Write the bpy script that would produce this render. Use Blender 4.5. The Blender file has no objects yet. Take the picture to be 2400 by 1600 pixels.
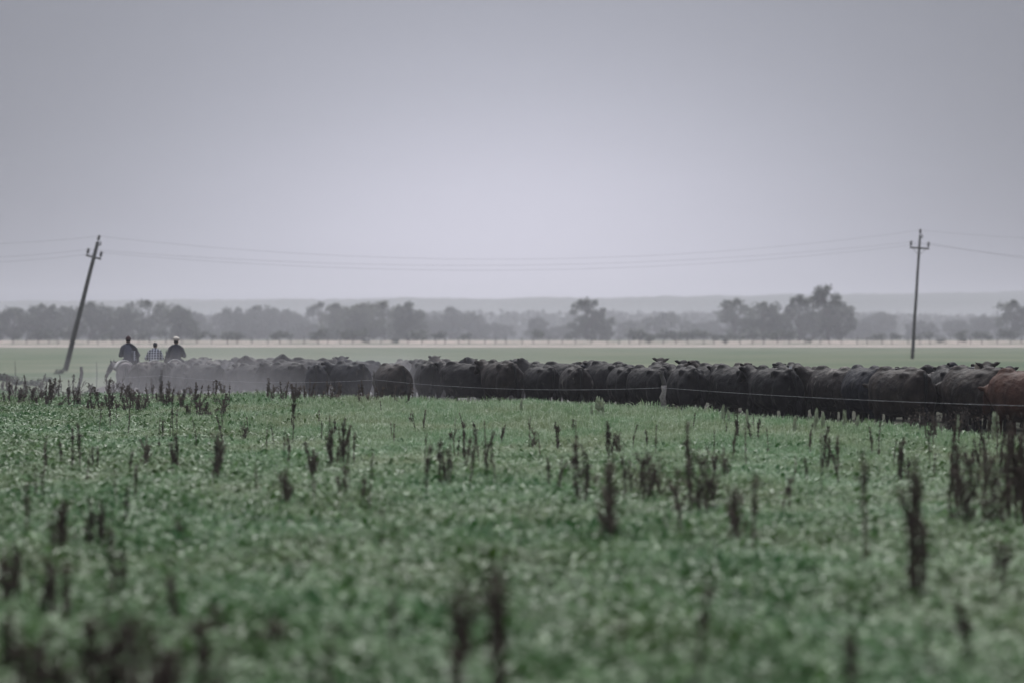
import bpy, bmesh, math, random
import numpy as np
from mathutils import Vector, Matrix, noise

random.seed(7); np.random.seed(7)
S = bpy.context.scene
COL = S.collection
R = math.radians

# ------------------------------------------------------------------ camera
H = 2.15                       # eye height
FPX = 85.0 / 36.0 * 2400.0     # focal length in pixels of the photograph
cam_d = bpy.data.cameras.new('camera'); cam = bpy.data.objects.new('camera', cam_d); COL.objects.link(cam)
cam.location = (0, 0, H); cam.rotation_euler = (R(90), 0, 0)
cam_d.lens = 85.0; cam_d.sensor_width = 36.0; cam_d.clip_start = 0.1; cam_d.clip_end = 9000
cam_d.dof.use_dof = True; cam_d.dof.focus_distance = 64.0; cam_d.dof.aperture_fstop = 0.8
S.camera = cam

# ------------------------------------------------------------------ world: overcast sky
W = bpy.data.worlds.new('World'); S.world = W; W.use_nodes = True
nt = W.node_tree; nt.nodes.clear()
def N(t, **k):
    n = nt.nodes.new(t)
    for a, b in k.items(): setattr(n, a, b)
    return n
def M2(op, a, b=None, c=None):
    n = nt.nodes.new('ShaderNodeMath'); n.operation = op
    for i, v in enumerate((a, b, c)):
        if v is None: continue
        if isinstance(v, (int, float)): n.inputs[i].default_value = v
        else: nt.links.new(v, n.inputs[i])
    return n.outputs[0]
SUN_EL = 48.0
out = N('ShaderNodeOutputWorld')
sky = N('ShaderNodeTexSky', sky_type='NISHITA', sun_disc=False, sun_elevation=R(SUN_EL), sun_rotation=0.0)
sky.dust_density = 4.0
hs = N('ShaderNodeHueSaturation'); hs.inputs['Saturation'].default_value = 0.3
nt.links.new(sky.outputs[0], hs.inputs['Color'])
bg1 = N('ShaderNodeBackground'); bg1.inputs['Strength'].default_value = 0.05
nt.links.new(hs.outputs[0], bg1.inputs['Color'])
tc = N('ShaderNodeTexCoord'); sep = N('ShaderNodeSeparateXYZ'); nt.links.new(tc.outputs['Generated'], sep.inputs[0])
x_, y_, z_ = sep.outputs
zp = M2('MAXIMUM', z_, 0.0)
r2 = M2('ADD', M2('POWER', M2('ABSOLUTE', M2('DIVIDE', x_, 0.165)), 2.0), M2('POWER', M2('DIVIDE', zp, 0.114), 2.0))
glow = M2('MULTIPLY', M2('EXPONENT', M2('MULTIPLY', r2, -1.0)), M2('SMOOTH_MIN', M2('MAXIMUM', y_, 0.0), 1.0, 0.1))
nz = N('ShaderNodeTexNoise'); nz.inputs['Scale'].default_value = 3.0; nz.inputs['Detail'].default_value = 3.0
mp = N('ShaderNodeMapping'); mp.inputs['Scale'].default_value = (1.2, 1.2, 7.0)
nt.links.new(tc.outputs['Generated'], mp.inputs['Vector']); nt.links.new(mp.outputs[0], nz.inputs['Vector'])
cl = M2('MULTIPLY_ADD', nz.outputs['Fac'], 0.16, 0.92)
base = M2('MULTIPLY_ADD', M2('POWER', zp, 1.5), 0.52, 0.036)                 # cloud deck, made much brighter overhead to add light on the grass
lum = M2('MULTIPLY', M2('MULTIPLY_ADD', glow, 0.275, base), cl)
mixc = N('ShaderNodeMix', data_type='RGBA')
nt.links.new(glow, mixc.inputs['Factor'])
mixc.inputs[6].default_value = (0.92, 0.985, 1.19, 1); mixc.inputs[7].default_value = (1.0, 0.975, 1.16, 1)
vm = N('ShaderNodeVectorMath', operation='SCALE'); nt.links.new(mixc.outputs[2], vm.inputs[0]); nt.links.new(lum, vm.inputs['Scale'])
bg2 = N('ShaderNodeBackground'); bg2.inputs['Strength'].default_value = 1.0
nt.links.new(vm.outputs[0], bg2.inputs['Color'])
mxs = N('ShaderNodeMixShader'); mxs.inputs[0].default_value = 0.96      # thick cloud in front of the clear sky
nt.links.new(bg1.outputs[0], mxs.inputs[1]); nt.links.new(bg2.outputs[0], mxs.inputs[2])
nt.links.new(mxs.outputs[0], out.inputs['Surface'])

sun_d = bpy.data.lights.new('sun', 'SUN'); sun = bpy.data.objects.new('sun', sun_d); COL.objects.link(sun)
sun_d.energy = 1.5; sun_d.angle = R(35); sun_d.color = (1.0, 0.975, 0.95)
sun.rotation_euler = (-R(90 - SUN_EL), 0, 0); sun.location = (0, 0, 40)

S.view_settings.view_transform = 'Standard'; S.view_settings.look = 'None'
S.view_settings.gamma = 1.0; S.view_settings.use_curve_mapping = False
S.view_settings.exposure = 1.2
S.render.engine = 'CYCLES'
S.cycles.max_bounces = 6; S.cycles.diffuse_bounces = 2; S.cycles.glossy_bounces = 2
S.cycles.transmission_bounces = 3; S.cycles.volume_bounces = 0; S.cycles.transparent_max_bounces = 4
S.cycles.volume_step_rate = 1.0; S.cycles.volume_max_steps = 64
S.cycles.use_denoising = True

# ------------------------------------------------------------------ helpers
def sst(a, b, v):
    t = np.clip((v - a) / (b - a), 0, 1); return t * t * (3 - 2 * t)
ZL = ([-100, 100, 180, 300, 470, 500, 560, 700, 3200], [0, 0, 0, .25, .74, 1.09, 2.25, 2.6, 2.6])
ZR = ([-100, 100, 150, 200, 470, 500, 560, 700, 3200], [0, 0, .40, .74, .74, 1.09, 2.25, 2.6, 2.6])
def terrain(x, y):
    x = np.asarray(x, float); y = np.asarray(y, float)
    w = sst(-.10, .15, x / np.maximum(np.abs(y), 1))
    z = np.interp(y, *ZL) * (1 - w) + np.interp(y, *ZR) * w
    b = .035 * np.sin(x * .9 + y * .37) * np.sin(y * .55 - x * .21 + 1.3) + .03 * np.sin(x * .33 + 2.1) * np.sin(y * .21 + .4)
    return z + b * (1 - sst(80, 110, y))
def tz(x, y): return float(terrain(x, y))
def wx(px, Y): return (px - 1200.0) / FPX * Y
def wz(py, Y): return H - (py - 800.0) / FPX * Y
def wy(py, z=0.0): return (H - z) * FPX / (py - 800.0)

def tag(o, label=None, cat=None, group=None, kind=None):
    if label: o['label'] = label
    if cat: o['category'] = cat
    if group: o['group'] = group
    if kind: o['kind'] = kind
    return o
def link(name, me, parent=None, loc=None, rz=None):
    o = bpy.data.objects.new(name, me); COL.objects.link(o)
    if parent: o.parent = parent
    if loc is not None: o.location = loc
    if rz is not None: o.rotation_euler = (0, 0, rz)
    return o
def thing(name, label, cat, loc=(0, 0, 0), rz=0, group=None):
    return tag(link(name, None, None, loc, rz), label, cat, group)

class MB:
    """vertex / face collector"""
    def __init__(s): s.v = []; s.f = []; s.n = 0
    def add(s, v, f):
        s.v.append(np.asarray(v, float).reshape(-1, 3)); s.f += [tuple(i + s.n for i in q) for q in f]; s.n += len(s.v[-1])
    def mesh(s, name, mat=None, smooth=False):
        me = bpy.data.meshes.new(name)
        me.from_pydata(np.concatenate(s.v).tolist(), [], s.f)
        if smooth: me.polygons.foreach_set('use_smooth', [True] * len(me.polygons))
        if mat: me.materials.append(mat)
        me.update(); return me
    def tube(s, pts, rad, seg=8, cap=True):
        pts = [Vector(p) for p in pts]; n = len(pts); V = []
        for i, p in enumerate(pts):
            d = (pts[min(i + 1, n - 1)] - pts[max(i - 1, 0)]).normalized()
            a = d.orthogonal().normalized() if i == 0 else (a - d * a.dot(d)).normalized()
            b = d.cross(a)
            r = rad[i] if hasattr(rad, '__len__') else rad
            for k in range(seg):
                t = 2 * math.pi * k / seg
                V.append(p + (a * math.cos(t) + b * math.sin(t)) * r)
        F = [(i * seg + k, i * seg + (k + 1) % seg, (i + 1) * seg + (k + 1) % seg, (i + 1) * seg + k) for i in range(n - 1) for k in range(seg)]
        if cap: F += [tuple(range(seg))[::-1], tuple(range((n - 1) * seg, n * seg))]
        s.add([tuple(v) for v in V], F)
    def ball(s, c, r, rot=None, u=12, w=8):
        r = (r, r, r) if not hasattr(r, '__len__') else r
        V = [(0, 0, -1)]
        for i in range(1, w):
            t = -math.pi / 2 + math.pi * i / w
            V += [(math.cos(t) * math.cos(2 * math.pi * k / u), math.cos(t) * math.sin(2 * math.pi * k / u), math.sin(t)) for k in range(u)]
        V.append((0, 0, 1)); V = np.array(V) * np.array(r)
        if rot is not None: V = V @ np.array(rot.to_3x3()).T
        F = [(0, 1 + (k + 1) % u, 1 + k) for k in range(u)]
        for i in range(w - 2):
            F += [(1 + i * u + k, 1 + i * u + (k + 1) % u, 1 + (i + 1) * u + (k + 1) % u, 1 + (i + 1) * u + k) for k in range(u)]
        t = len(V) - 1; b = 1 + (w - 2) * u
        F += [(b + k, b + (k + 1) % u, t) for k in range(u)]
        s.add(V + np.array(c), F)
    def chain(s, pts, rad, seg=10):
        for i in range(len(pts) - 1): s.tube([pts[i], pts[i + 1]], [rad[i], rad[i + 1]], seg)
        for p, r in zip(pts, rad): s.ball(p, r, u=10, w=6)
    def loft(s, secs, seg=20, p=2.4, pt=None):
        """secs: (y, z, half width, half height) rings along +Y, closed"""
        V = []
        for (y, z, a, b) in secs:
            for k in range(seg):
                t = 2 * math.pi * k / seg; c, q = math.cos(t), math.sin(t)
                e = 2 / ((pt or p) if q > 0 else p); V.append((a * math.copysign(abs(c) ** e, c), y, z + b * math.copysign(abs(q) ** e, q)))
        n = len(secs)
        F = [(i * seg + k, (i + 1) * seg + k, (i + 1) * seg + (k + 1) % seg, i * seg + (k + 1) % seg) for i in range(n - 1) for k in range(seg)]
        F += [tuple(range(seg)), tuple(range((n - 1) * seg, n * seg))[::-1]]
        s.add(V, F)
    def box(s, c, h):
        c = np.array(c); h = np.array(h)
        V = [c + h * np.array(q) for q in ((-1,-1,-1),(1,-1,-1),(1,1,-1),(-1,1,-1),(-1,-1,1),(1,-1,1),(1,1,1),(-1,1,1))]
        s.add(V, [(0,3,2,1),(4,5,6,7),(0,1,5,4),(1,2,6,5),(2,3,7,6),(3,0,4,7)])

def fuse(mb, name, voxel, mat, smooth_it=4, fac=.5):
    """one continuous skin out of overlapping closed volumes"""
    me = mb.mesh(name + '_src'); o = bpy.data.objects.new('tmp', me); COL.objects.link(o)
    r = o.modifiers.new('r', 'REMESH'); r.mode = 'VOXEL'; r.voxel_size = voxel; r.use_smooth_shade = True
    s_ = o.modifiers.new('s', 'SMOOTH'); s_.factor = fac; s_.iterations = smooth_it
    dg = bpy.context.evaluated_depsgraph_get(); dg.update()
    res = bpy.data.meshes.new_from_object(o.evaluated_get(dg)); res.name = name
    bpy.data.objects.remove(o); bpy.data.meshes.remove(me)
    res.materials.clear(); res.materials.append(mat)
    res.polygons.foreach_set('use_smooth', [True] * len(res.polygons))
    return res

# ------------------------------------------------------------------ materials
def mat(name, col, rough=.8, col2=None, scale=8, detail=4, bump=0, bscale=60, spec=.3, transl=0, coord='Object', lo=.35, hi=.65, rnd=0, sheen=0):
    m = bpy.data.materials.new(name); m.use_nodes = True; t = m.node_tree; b = t.nodes['Principled BSDF']
    b.inputs['Roughness'].default_value = rough; b.inputs['Specular IOR Level'].default_value = spec
    if sheen: b.inputs['Sheen Weight'].default_value = sheen; b.inputs['Sheen Roughness'].default_value = .6
    b.inputs['Base Color'].default_value = (*col, 1); src = None
    co = t.nodes.new('ShaderNodeTexCoord').outputs[coord] if coord != 'World' else t.nodes.new('ShaderNodeNewGeometry').outputs['Position']
    if col2:
        n = t.nodes.new('ShaderNodeTexNoise'); n.inputs['Scale'].default_value = scale; n.inputs['Detail'].default_value = detail
        t.links.new(co, n.inputs['Vector'])
        mr = t.nodes.new('ShaderNodeMapRange'); mr.inputs[1].default_value = lo; mr.inputs[2].default_value = hi
        t.links.new(n.outputs['Fac'], mr.inputs[0])
        x = t.nodes.new('ShaderNodeMix'); x.data_type = 'RGBA'
        x.inputs[6].default_value = (*col, 1); x.inputs[7].default_value = (*col2, 1)
        t.links.new(mr.outputs[0], x.inputs['Factor']); src = x.outputs[2]
    if rnd:
        oi = t.nodes.new('ShaderNodeObjectInfo'); h = t.nodes.new('ShaderNodeHueSaturation')
        mv = t.nodes.new('ShaderNodeMapRange'); mv.inputs[3].default_value = 1 - rnd; mv.inputs[4].default_value = 1 + rnd
        t.links.new(oi.outputs['Random'], mv.inputs[0]); t.links.new(mv.outputs[0], h.inputs['Value'])
        if src: t.links.new(src, h.inputs['Color'])
        else: h.inputs['Color'].default_value = (*col, 1)
        src = h.outputs[0]
    if src: t.links.new(src, b.inputs['Base Color'])
    if bump:
        n2 = t.nodes.new('ShaderNodeTexNoise'); n2.inputs['Scale'].default_value = bscale; n2.inputs['Detail'].default_value = 3
        t.links.new(co, n2.inputs['Vector']); bp = t.nodes.new('ShaderNodeBump'); bp.inputs['Strength'].default_value = bump; bp.inputs['Distance'].default_value = .02
        t.links.new(n2.outputs['Fac'], bp.inputs['Height']); t.links.new(bp.outputs[0], b.inputs['Normal'])
    if transl:
        tr = t.nodes.new('ShaderNodeBsdfTranslucent'); mx = t.nodes.new('ShaderNodeMixShader'); mx.inputs[0].default_value = transl
        if src: t.links.new(src, tr.inputs[0])
        else: tr.inputs[0].default_value = (*col, 1)
        t.links.new(b.outputs[0], mx.inputs[1]); t.links.new(tr.outputs[0], mx.inputs[2])
        t.links.new(mx.outputs[0], t.nodes['Material Output'].inputs['Surface'])
    return m

M = {}
M['field'] = mat('pasture_ground', (.066, .096, .052), .95, (.128, .138, .088), .045, 6, coord='World', spec=.1)
M['road'] = mat('pale_earth_road', (.50, .41, .37), .95, (.42, .35, .31), .25, 5, coord='World', spec=.1)
M['verge'] = mat('dry_verge', (.48, .385, .33), .95, (.15, .15, .11), .16, 5, coord='World', spec=.1, lo=.42, hi=.60)
M['dirt'] = mat('trampled_earth', (.040, .034, .029), .95, (.026, .022, .019), 1.3, 5, coord='World', spec=.1)
M['hill'] = mat('hill_scrub', (.06, .075, .06), .95, (.09, .10, .08), .004, 6, coord='World', spec=.05)
M['leaf_dark'] = mat('tree_leaf_dark', (.042, .060, .036), .6, (.075, .09, .055), .5, 3, transl=.25, coord='World')
M['leaf_olive'] = mat('tree_leaf_olive', (.060, .075, .040), .6, (.095, .105, .06), .5, 3, transl=.25, coord='World')
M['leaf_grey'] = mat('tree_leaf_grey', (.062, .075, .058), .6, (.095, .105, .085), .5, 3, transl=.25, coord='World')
M['bark'] = mat('bark', (.06, .05, .042), .9, (.10, .085, .07), 4, 4)
M['wood'] = mat('weathered_pole', (.075, .075, .068), .85, (.05, .05, .045), 3, 5, bump=.3, bscale=20)
M['post'] = mat('grey_fence_post', (.34, .31, .28), .9, (.14, .125, .11), 9, 5, bump=.5, bscale=30)
M['postd'] = mat('dark_fence_post', (.10, .09, .085), .9, (.05, .045, .04), 6, 4)
M['wire'] = mat('galvanised_wire', (.36, .36, .38), .45, spec=.5)
M['cable'] = mat('power_cable', (.10, .10, .11), .7)
M['ins'] = mat('insulator', (.05, .045, .04), .4)
M['weed'] = mat('dead_weed', (.050, .038, .030), .9, (.105, .080, .063), 9, 3, rnd=.3, spec=.1)
M['weedb'] = mat('dead_weed_brown', (.075, .057, .046), .9, (.13, .10, .08), 9, 3, rnd=.3, spec=.1)
M['pale'] = mat('pale_seed_spike', (.26, .31, .20), .7, (.36, .39, .27), 12, 3, transl=.2)
M['scrub'] = mat('scrub_leaf', (.075, .085, .045), .7, (.12, .11, .06), 7, 3, transl=.2)
M['twig'] = mat('thorn_twig', (.055, .045, .038), .9)

def near_ground(m):
    # ground colour set darker under the standing crop; the grazed field begins beyond the herd
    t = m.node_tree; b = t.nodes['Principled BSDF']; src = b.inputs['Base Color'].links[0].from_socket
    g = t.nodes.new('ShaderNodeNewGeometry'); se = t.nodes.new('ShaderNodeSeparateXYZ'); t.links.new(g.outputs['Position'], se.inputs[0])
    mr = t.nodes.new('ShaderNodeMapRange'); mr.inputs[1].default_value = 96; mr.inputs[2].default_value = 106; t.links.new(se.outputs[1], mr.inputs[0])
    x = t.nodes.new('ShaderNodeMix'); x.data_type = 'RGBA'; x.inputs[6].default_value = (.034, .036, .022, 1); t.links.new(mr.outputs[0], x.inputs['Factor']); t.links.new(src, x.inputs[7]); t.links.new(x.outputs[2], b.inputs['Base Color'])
near_ground(M['field'])
# ------------------------------------------------------------------ ground, road, hills
def sheet(name, m, ys, fx, cols=61, dz=0.0, kind='structure'):
    V = []; F = []
    for y in ys:
        a, b = fx(y)
        X = np.linspace(a, b, cols); V.append(np.stack([X, np.full(cols, y), terrain(X, y) + dz], 1))
    for i in range(len(ys) - 1):
        F += [(i * cols + k, i * cols + k + 1, (i + 1) * cols + k + 1, (i + 1) * cols + k) for k in range(cols - 1)]
    mb = MB(); mb.add(np.concatenate(V), F)
    return tag(link(name, mb.mesh(name, m, True)), kind=kind)
ys = np.concatenate([np.arange(-40, 120, 1.0), np.arange(120, 600, 8), np.arange(600, 3001, 80)])
sheet('ground', M['field'], ys, lambda y: (-(max(y, 0) * .36 + 34), max(y, 0) * .36 + 34), 141)
sheet('road', M['road'], np.arange(494, 513, 3.0), lambda y: (-190, 190), 61, .06)
sheet('verge', M['verge'], np.arange(527, 558, 3.0), lambda y: (-200, 200), 61, .06)
EDGE = ([-200, 0, 300, 500, 700, 900, 1200, 1550, 2000, 2400, 2700], [98, 96, 88, 81, 76, 72.5, 69, 60.5, 49.5, 42.5, 39])
def edgeY(px): return float(np.interp(px, *EDGE))
# trampled strip behind the fence where the herd walks
cols = np.linspace(150, 2700, 60); V = []; F = []
for px in cols:
    y0 = edgeY(px) + 1.2
    for k in range(7):
        Y = y0 + k * 7.0; X = wx(px, y0) - k * .7
        V.append((X, Y, tz(X, Y) + .03))
for i in range(59): F += [(i * 7 + k, (i + 1) * 7 + k, (i + 1) * 7 + k + 1, i * 7 + k + 1) for k in range(6)]
mb = MB(); mb.add(V, F); tag(link('cattle_path', mb.mesh('cattle_path', M['dirt'], True)), kind='structure')

def ridge(name, Y, tops, amp, m, depth, base=2.0):
    """a long rise of ground whose crest meets the given heights in the view"""
    px = np.linspace(-700, 3100, 500); V = []; F = []
    rows = [(-1.0, 0), (-.72, .22), (-.45, .52), (-.2, .82), (0, 1), (.5, .9), (1, .6)]
    for j, (dy, hh) in enumerate(rows):
        for i, p in enumerate(px):
            y = Y + dy * depth; X = wx(p, Y) * y / Y
            z = H + (800 - np.interp(p, *tops)) / FPX * Y - base
            z += amp * (noise.noise((p * .012, j * .6, Y * .01)) + .6 * noise.noise((p * .05, j * 1.7, 3)) + .4 * noise.noise((p * .17, j * 2.7, 9)))
            V.append((X, y, base + max(z, 1) * hh))
    n = len(px)
    for j in range(len(rows) - 1): F += [(j * n + i, j * n + i + 1, (j + 1) * n + i + 1, (j + 1) * n + i) for i in range(n - 1)]
    mb = MB(); mb.add(V, F); return tag(link(name, mb.mesh(name, m, True)), kind='structure')
ridge('hills', 2450, ([-700, 0, 300, 800, 1200, 1600, 2000, 2400, 3100], [712, 708, 704, 702, 699, 696, 690, 682, 676]), 1.6, M['hill'], 350)

# leaf clouds -------------------------------------------------------
def leaf_cloud(mb, centers, radii, n, size, rs, flat=.8):
    ci = rs.randint(0, len(centers), n); c = np.array(centers)[ci]; r = np.array(radii)[ci][:, None]
    d = rs.normal(size=(n, 3)); d /= np.linalg.norm(d, axis=1)[:, None]
    P = c + d * r * np.where(rs.rand(n, 1) < .25, .6 + .75 * rs.rand(n, 1), rs.rand(n, 1) ** .5) * np.array([1, 1, flat])
    a = rs.normal(size=(n, 3)); a /= np.linalg.norm(a, axis=1)[:, None]
    b = np.cross(a, rs.normal(size=(n, 3))); b /= np.linalg.norm(b, axis=1)[:, None]
    s = size * (.6 + .8 * rs.rand(n, 1))
    V = np.stack([P - a * s, P - b * s * .55, P + a * s, P + b * s * .55], 1).reshape(-1, 3)
    mb.add(V, [(4 * i, 4 * i + 1, 4 * i + 2, 4 * i + 3) for i in range(n)])

# far hazy wood between the tree belt and the hills
rs = np.random.RandomState(3); mb = MB(); cs = []; rr = []
for p in np.arange(-500, 2900, 7):
    top = np.interp(p, [-500, 0, 480, 700, 1000, 1300, 1700, 2000, 2400, 2900], [735, 735, 738, 742, 735, 733, 735, 738, 742, 740]) + 6 * noise.noise((p * .013, 1, 2)) + 4 * noise.noise((p * .06, 4, 2))
    Y = 1020 + rs.rand() * 260; zt = H + (800 - top) / FPX * Y
    for k in range(4):
        cs.append((wx(p, Y) + rs.normal() * 3, Y + rs.normal() * 8, 2.6 + (zt - 4.0) * (k + .6) / 4)); rr.append(3.9)
leaf_cloud(mb, cs, rr, 52000, 1.25, rs)
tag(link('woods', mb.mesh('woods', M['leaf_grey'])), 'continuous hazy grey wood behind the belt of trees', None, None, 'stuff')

# ------------------------------------------------------------------ tree belt along the road
ORD = ['first', 'second', 'third', 'fourth', 'fifth', 'sixth', 'seventh', 'eighth', 'ninth', 'tenth', 'eleventh', 'twelfth', 'thirteenth', 'fourteenth', 'fifteenth', 'sixteenth',
       'seventeenth', 'eighteenth', 'nineteenth', 'twentieth'] + ['twenty-' + s for s in ('first', 'second', 'third', 'fourth', 'fifth', 'sixth', 'seventh', 'eighth', 'ninth')] + ['thirtieth'] + \
      ['thirty-' + s for s in ('first', 'second', 'third', 'fourth', 'fifth', 'sixth', 'seventh', 'eighth', 'ninth')] + ['fortieth'] + [t + s for t in ('forty-',) for s in ('first', 'second', 'third', 'fourth', 'fifth', 'sixth', 'seventh', 'eighth', 'ninth')] + ['fiftieth'] + ['fifty-' + s for s in ('first', 'second', 'third', 'fourth', 'fifth', 'sixth', 'seventh', 'eighth', 'ninth')] + ['sixtieth']
def tree(px, ytop, wpx, kind, Y, leaf, label, seed):
    rs = np.random.RandomState(seed)
    X = wx(px, Y); g = tz(X, Y); ht = wz(ytop, Y) - g; wd = wpx / FPX * Y / 2
    t = thing('tree', label, 'tree', (X, Y, g), 0, 'hazy trees along the far road')
    mb = MB()
    lean = rs.normal() * .04
    top = Vector((lean * ht, 0, ht * .62))
    r0 = .05 * ht * .6
    mb.tube([(0, 0, -.3), (lean * ht * .3, 0, ht * .22), (lean * ht * .6, .1, ht * .42), top], [r0, r0 * .7, r0 * .5, r0 * .18], 7)
    cs = []; rr = []
    if kind == 'round': nb, zlo, zhi, cr = 34, .10, .88, .25
    elif kind == 'wispy': nb, zlo, zhi, cr = 11, .52, .90, .22
    elif kind == 'tall': nb, zlo, zhi, cr = 30, .16, .90, .22
    else: nb, zlo, zhi, cr = 40, .05, .86, .27           # bushy, down to the ground
    for k in range(nb):
        f = zlo + (zhi - zlo) * ((k + .5) / nb) ** .8
        prof = math.sin(min(1, (f - zlo * .4) / (1.02 - zlo * .4)) * math.pi) ** .6 if kind != 'bush' else math.sqrt(max(.05, 1 - f * f))
        if kind == 'wispy': prof = .35 + .65 * ((f - zlo) / (zhi - zlo))
        a = rs.rand() * 2 * math.pi; rad = wd * .92 * prof * (rs.rand() ** .5)
        c = (math.cos(a) * rad + lean * ht * f, math.sin(a) * rad * .9, ht * f)
        q = max(.7, wd * cr * (.75 + .55 * rs.rand())); q = min(q, ht * .17)
        cs.append(c); rr.append(q)
        mb.tube([(lean * ht * f * .6, 0, ht * max(.08, f - .30)), ((c[0] + lean * ht * f) * .5, c[1] * .5, ht * (f - .1)), c], [r0 * .32, r0 * .2, r0 * .07], 5)
    cs.append((lean * ht, 0, ht * .92)); rr.append(min(ht * .1, wd * cr))
    link('trunk', mb.mesh('trunk', M['bark'], True), t)
    cm = MB(); leaf_cloud(cm, cs, rr, {'wispy': 1100, 'tall': 2300, 'round': 2800}.get(kind, 3200), .36, rs, .8)
    link('crown', cm.mesh('crown', M[leaf]), t)
    return t
TREES = [ # px, y of the top, width, kind, leaf, note
 (-40,716,120,'bush','dark'),(28,720,115,'round','dark'),(92,712,120,'bush','dark'),(150,718,105,'round','dark'),(214,706,125,'bush','dark'),(275,719,115,'round','dark'),(350,703,160,'round','dark'),(418,716,110,'bush','dark'),(458,732,80,'bush','grey'),
 (512,735,90,'bush','grey'),(558,721,110,'round','grey'),(604,715,115,'bush','grey'),(652,724,105,'round','grey'),(692,732,85,'bush','grey'),
 (752,708,90,'wispy','grey'),(790,712,100,'bush','olive'),(850,710,125,'bush','olive'),(902,706,130,'round','olive'),(955,707,105,'bush','dark'),(985,728,70,'bush','grey'),
 (1055,720,95,'round','grey'),(1108,733,85,'bush','grey'),(1262,744,60,'bush','grey'),
 (1378,699,92,'tall','dark'),(1392,738,150,'bush','dark'),(1480,752,100,'bush','grey'),(1556,733,205,'bush','grey'),(1640,758,95,'bush','grey'),
 (1722,700,105,'tall','dark'),(1785,708,105,'round','dark'),(1830,736,80,'bush','dark'),(1872,690,95,'tall','dark'),(1905,728,115,'bush','dark'),(1942,666,100,'tall','dark'),(1968,702,90,'round','dark'),
 (130,744,150,'bush','dark'),(300,746,160,'bush','dark'),(450,752,120,'bush','grey'),(585,750,160,'bush','grey'),(720,754,130,'bush','grey'),(830,748,160,'bush','dark'),(1010,752,130,'bush','grey'),(1160,758,130,'bush','grey'),(1320,764,100,'bush','grey'),(1690,750,150,'bush','grey'),(1985,756,120,'bush','grey'),
 (2020,748,60,'bush','grey'),(2062,730,100,'bush','grey'),(2160,752,95,'bush','grey'),(2240,750,90,'bush','grey'),(2305,738,115,'bush','grey'),(2378,704,100,'round','dark'),(2450,700,110,'bush','dark')]
KW = {'bush': 'low bushy', 'round': 'round-crowned', 'wispy': 'thin wispy', 'tall': 'tall ragged'}
LW = {'dark': 'dark', 'olive': 'olive green', 'grey': 'hazy grey'}
TREES.sort(key=lambda q: q[0])
for i, (px, yt, w, k, lf) in enumerate(TREES):
    lab = '%s %s tree in the far belt, %s tree from its left end' % (LW[lf], KW[k], ORD[i])
    if px == 1378: lab = 'lone dark tree rising from a wide bush in the middle of the far belt'
    if yt == 666: lab = 'tallest ragged tree of the far belt, its crown standing above the hills'
    if w == 205: lab = 'broad smooth grey mound of a tree between the lone dark tree and the tall clump'
    if w == 60 and px < 1300: lab = 'small lone grey tree standing in the wide gap of the far belt'
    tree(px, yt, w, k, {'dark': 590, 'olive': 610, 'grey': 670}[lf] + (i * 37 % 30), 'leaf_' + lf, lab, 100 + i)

# low shrubs along the far road
rs = np.random.RandomState(11); shm = []
for k in range(4):
    mb = MB(); leaf_cloud(mb, [(rs.normal() * .5, rs.normal() * .3, .5 + rs.rand() * .5) for _ in range(6)], [.55] * 6, 160, .2, rs); shm.append(mb.mesh('shrub', M['leaf_dark']))
spx = [40,110,160,250,330,470,500,540,560,640,670,735,750,820,838,980,1030,1090,1265,1490,1505,1522,1548,1572,1600,1622,1650,1675,1698,1716,1742,1765,1790,1815,1845,2060,2100,2150,2178,2250,2290,2320,2365]
for i, px in enumerate(spx):
    Y = 558 + rs.rand() * 6; X = wx(px, Y); s = 1.1 + rs.rand() * 1.1
    o = link('shrub', shm[i % 4], None, (X, Y, tz(X, Y) - .1), rs.rand() * 6); o.scale = (s * (1 + rs.rand() * .8), s, s)
    tag(o, 'small dark shrub on the far edge of the road, %s from the left' % ORD[i], 'shrub', 'small dark shrubs along the far road')
# dark shrubs standing on the pale verge
for i, px in enumerate([856, 930, 1518, 1700, 1895, 2205, 2260]):
    Y = 535; X = wx(px, Y); o = link('shrub', shm[i % 4], None, (X, Y, tz(X, Y) - .1), i); s = .8 + .1 * (i % 3); o.scale = (s, s, s * .9)
    tag(o, 'grey-green bush on the pale verge of the far road, %s from the left' % ORD[i], 'shrub', 'bushes on the pale verge')

# roadside fence, far away
fe = thing('roadside_fence', 'long low fence of dark posts along the pale verge of the far road', 'fence', (0, 524, tz(0, 524)))
mb = MB(); mb.tube([(0, 0, -.2), (0, 0, .75), (.02, 0, 1.35)], [.10, .10, .085], 6); pm = mb.mesh('fence_post', M['postd'])
rs = np.random.RandomState(5); fx = []
px = -60
while px < 2480:
    X = wx(px, 524); o = link('fence_post', pm, fe, (X, 0, tz(X, 524) - tz(0, 524))); o.rotation_euler = (rs.normal() * .04, rs.normal() * .06, rs.rand() * 6)
    s = .85 + rs.rand() * .35; o.scale = (1, 1, s); fx.append(X); px += 22 + rs.rand() * 16
for h in (.55, 1.0):
    mb = MB(); mb.tube([(x, -.1, h + tz(x, 524) - tz(0, 524)) for x in fx], .012, 4); link('fence_wire', mb.mesh('fence_wire', M['cable']), fe)

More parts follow.
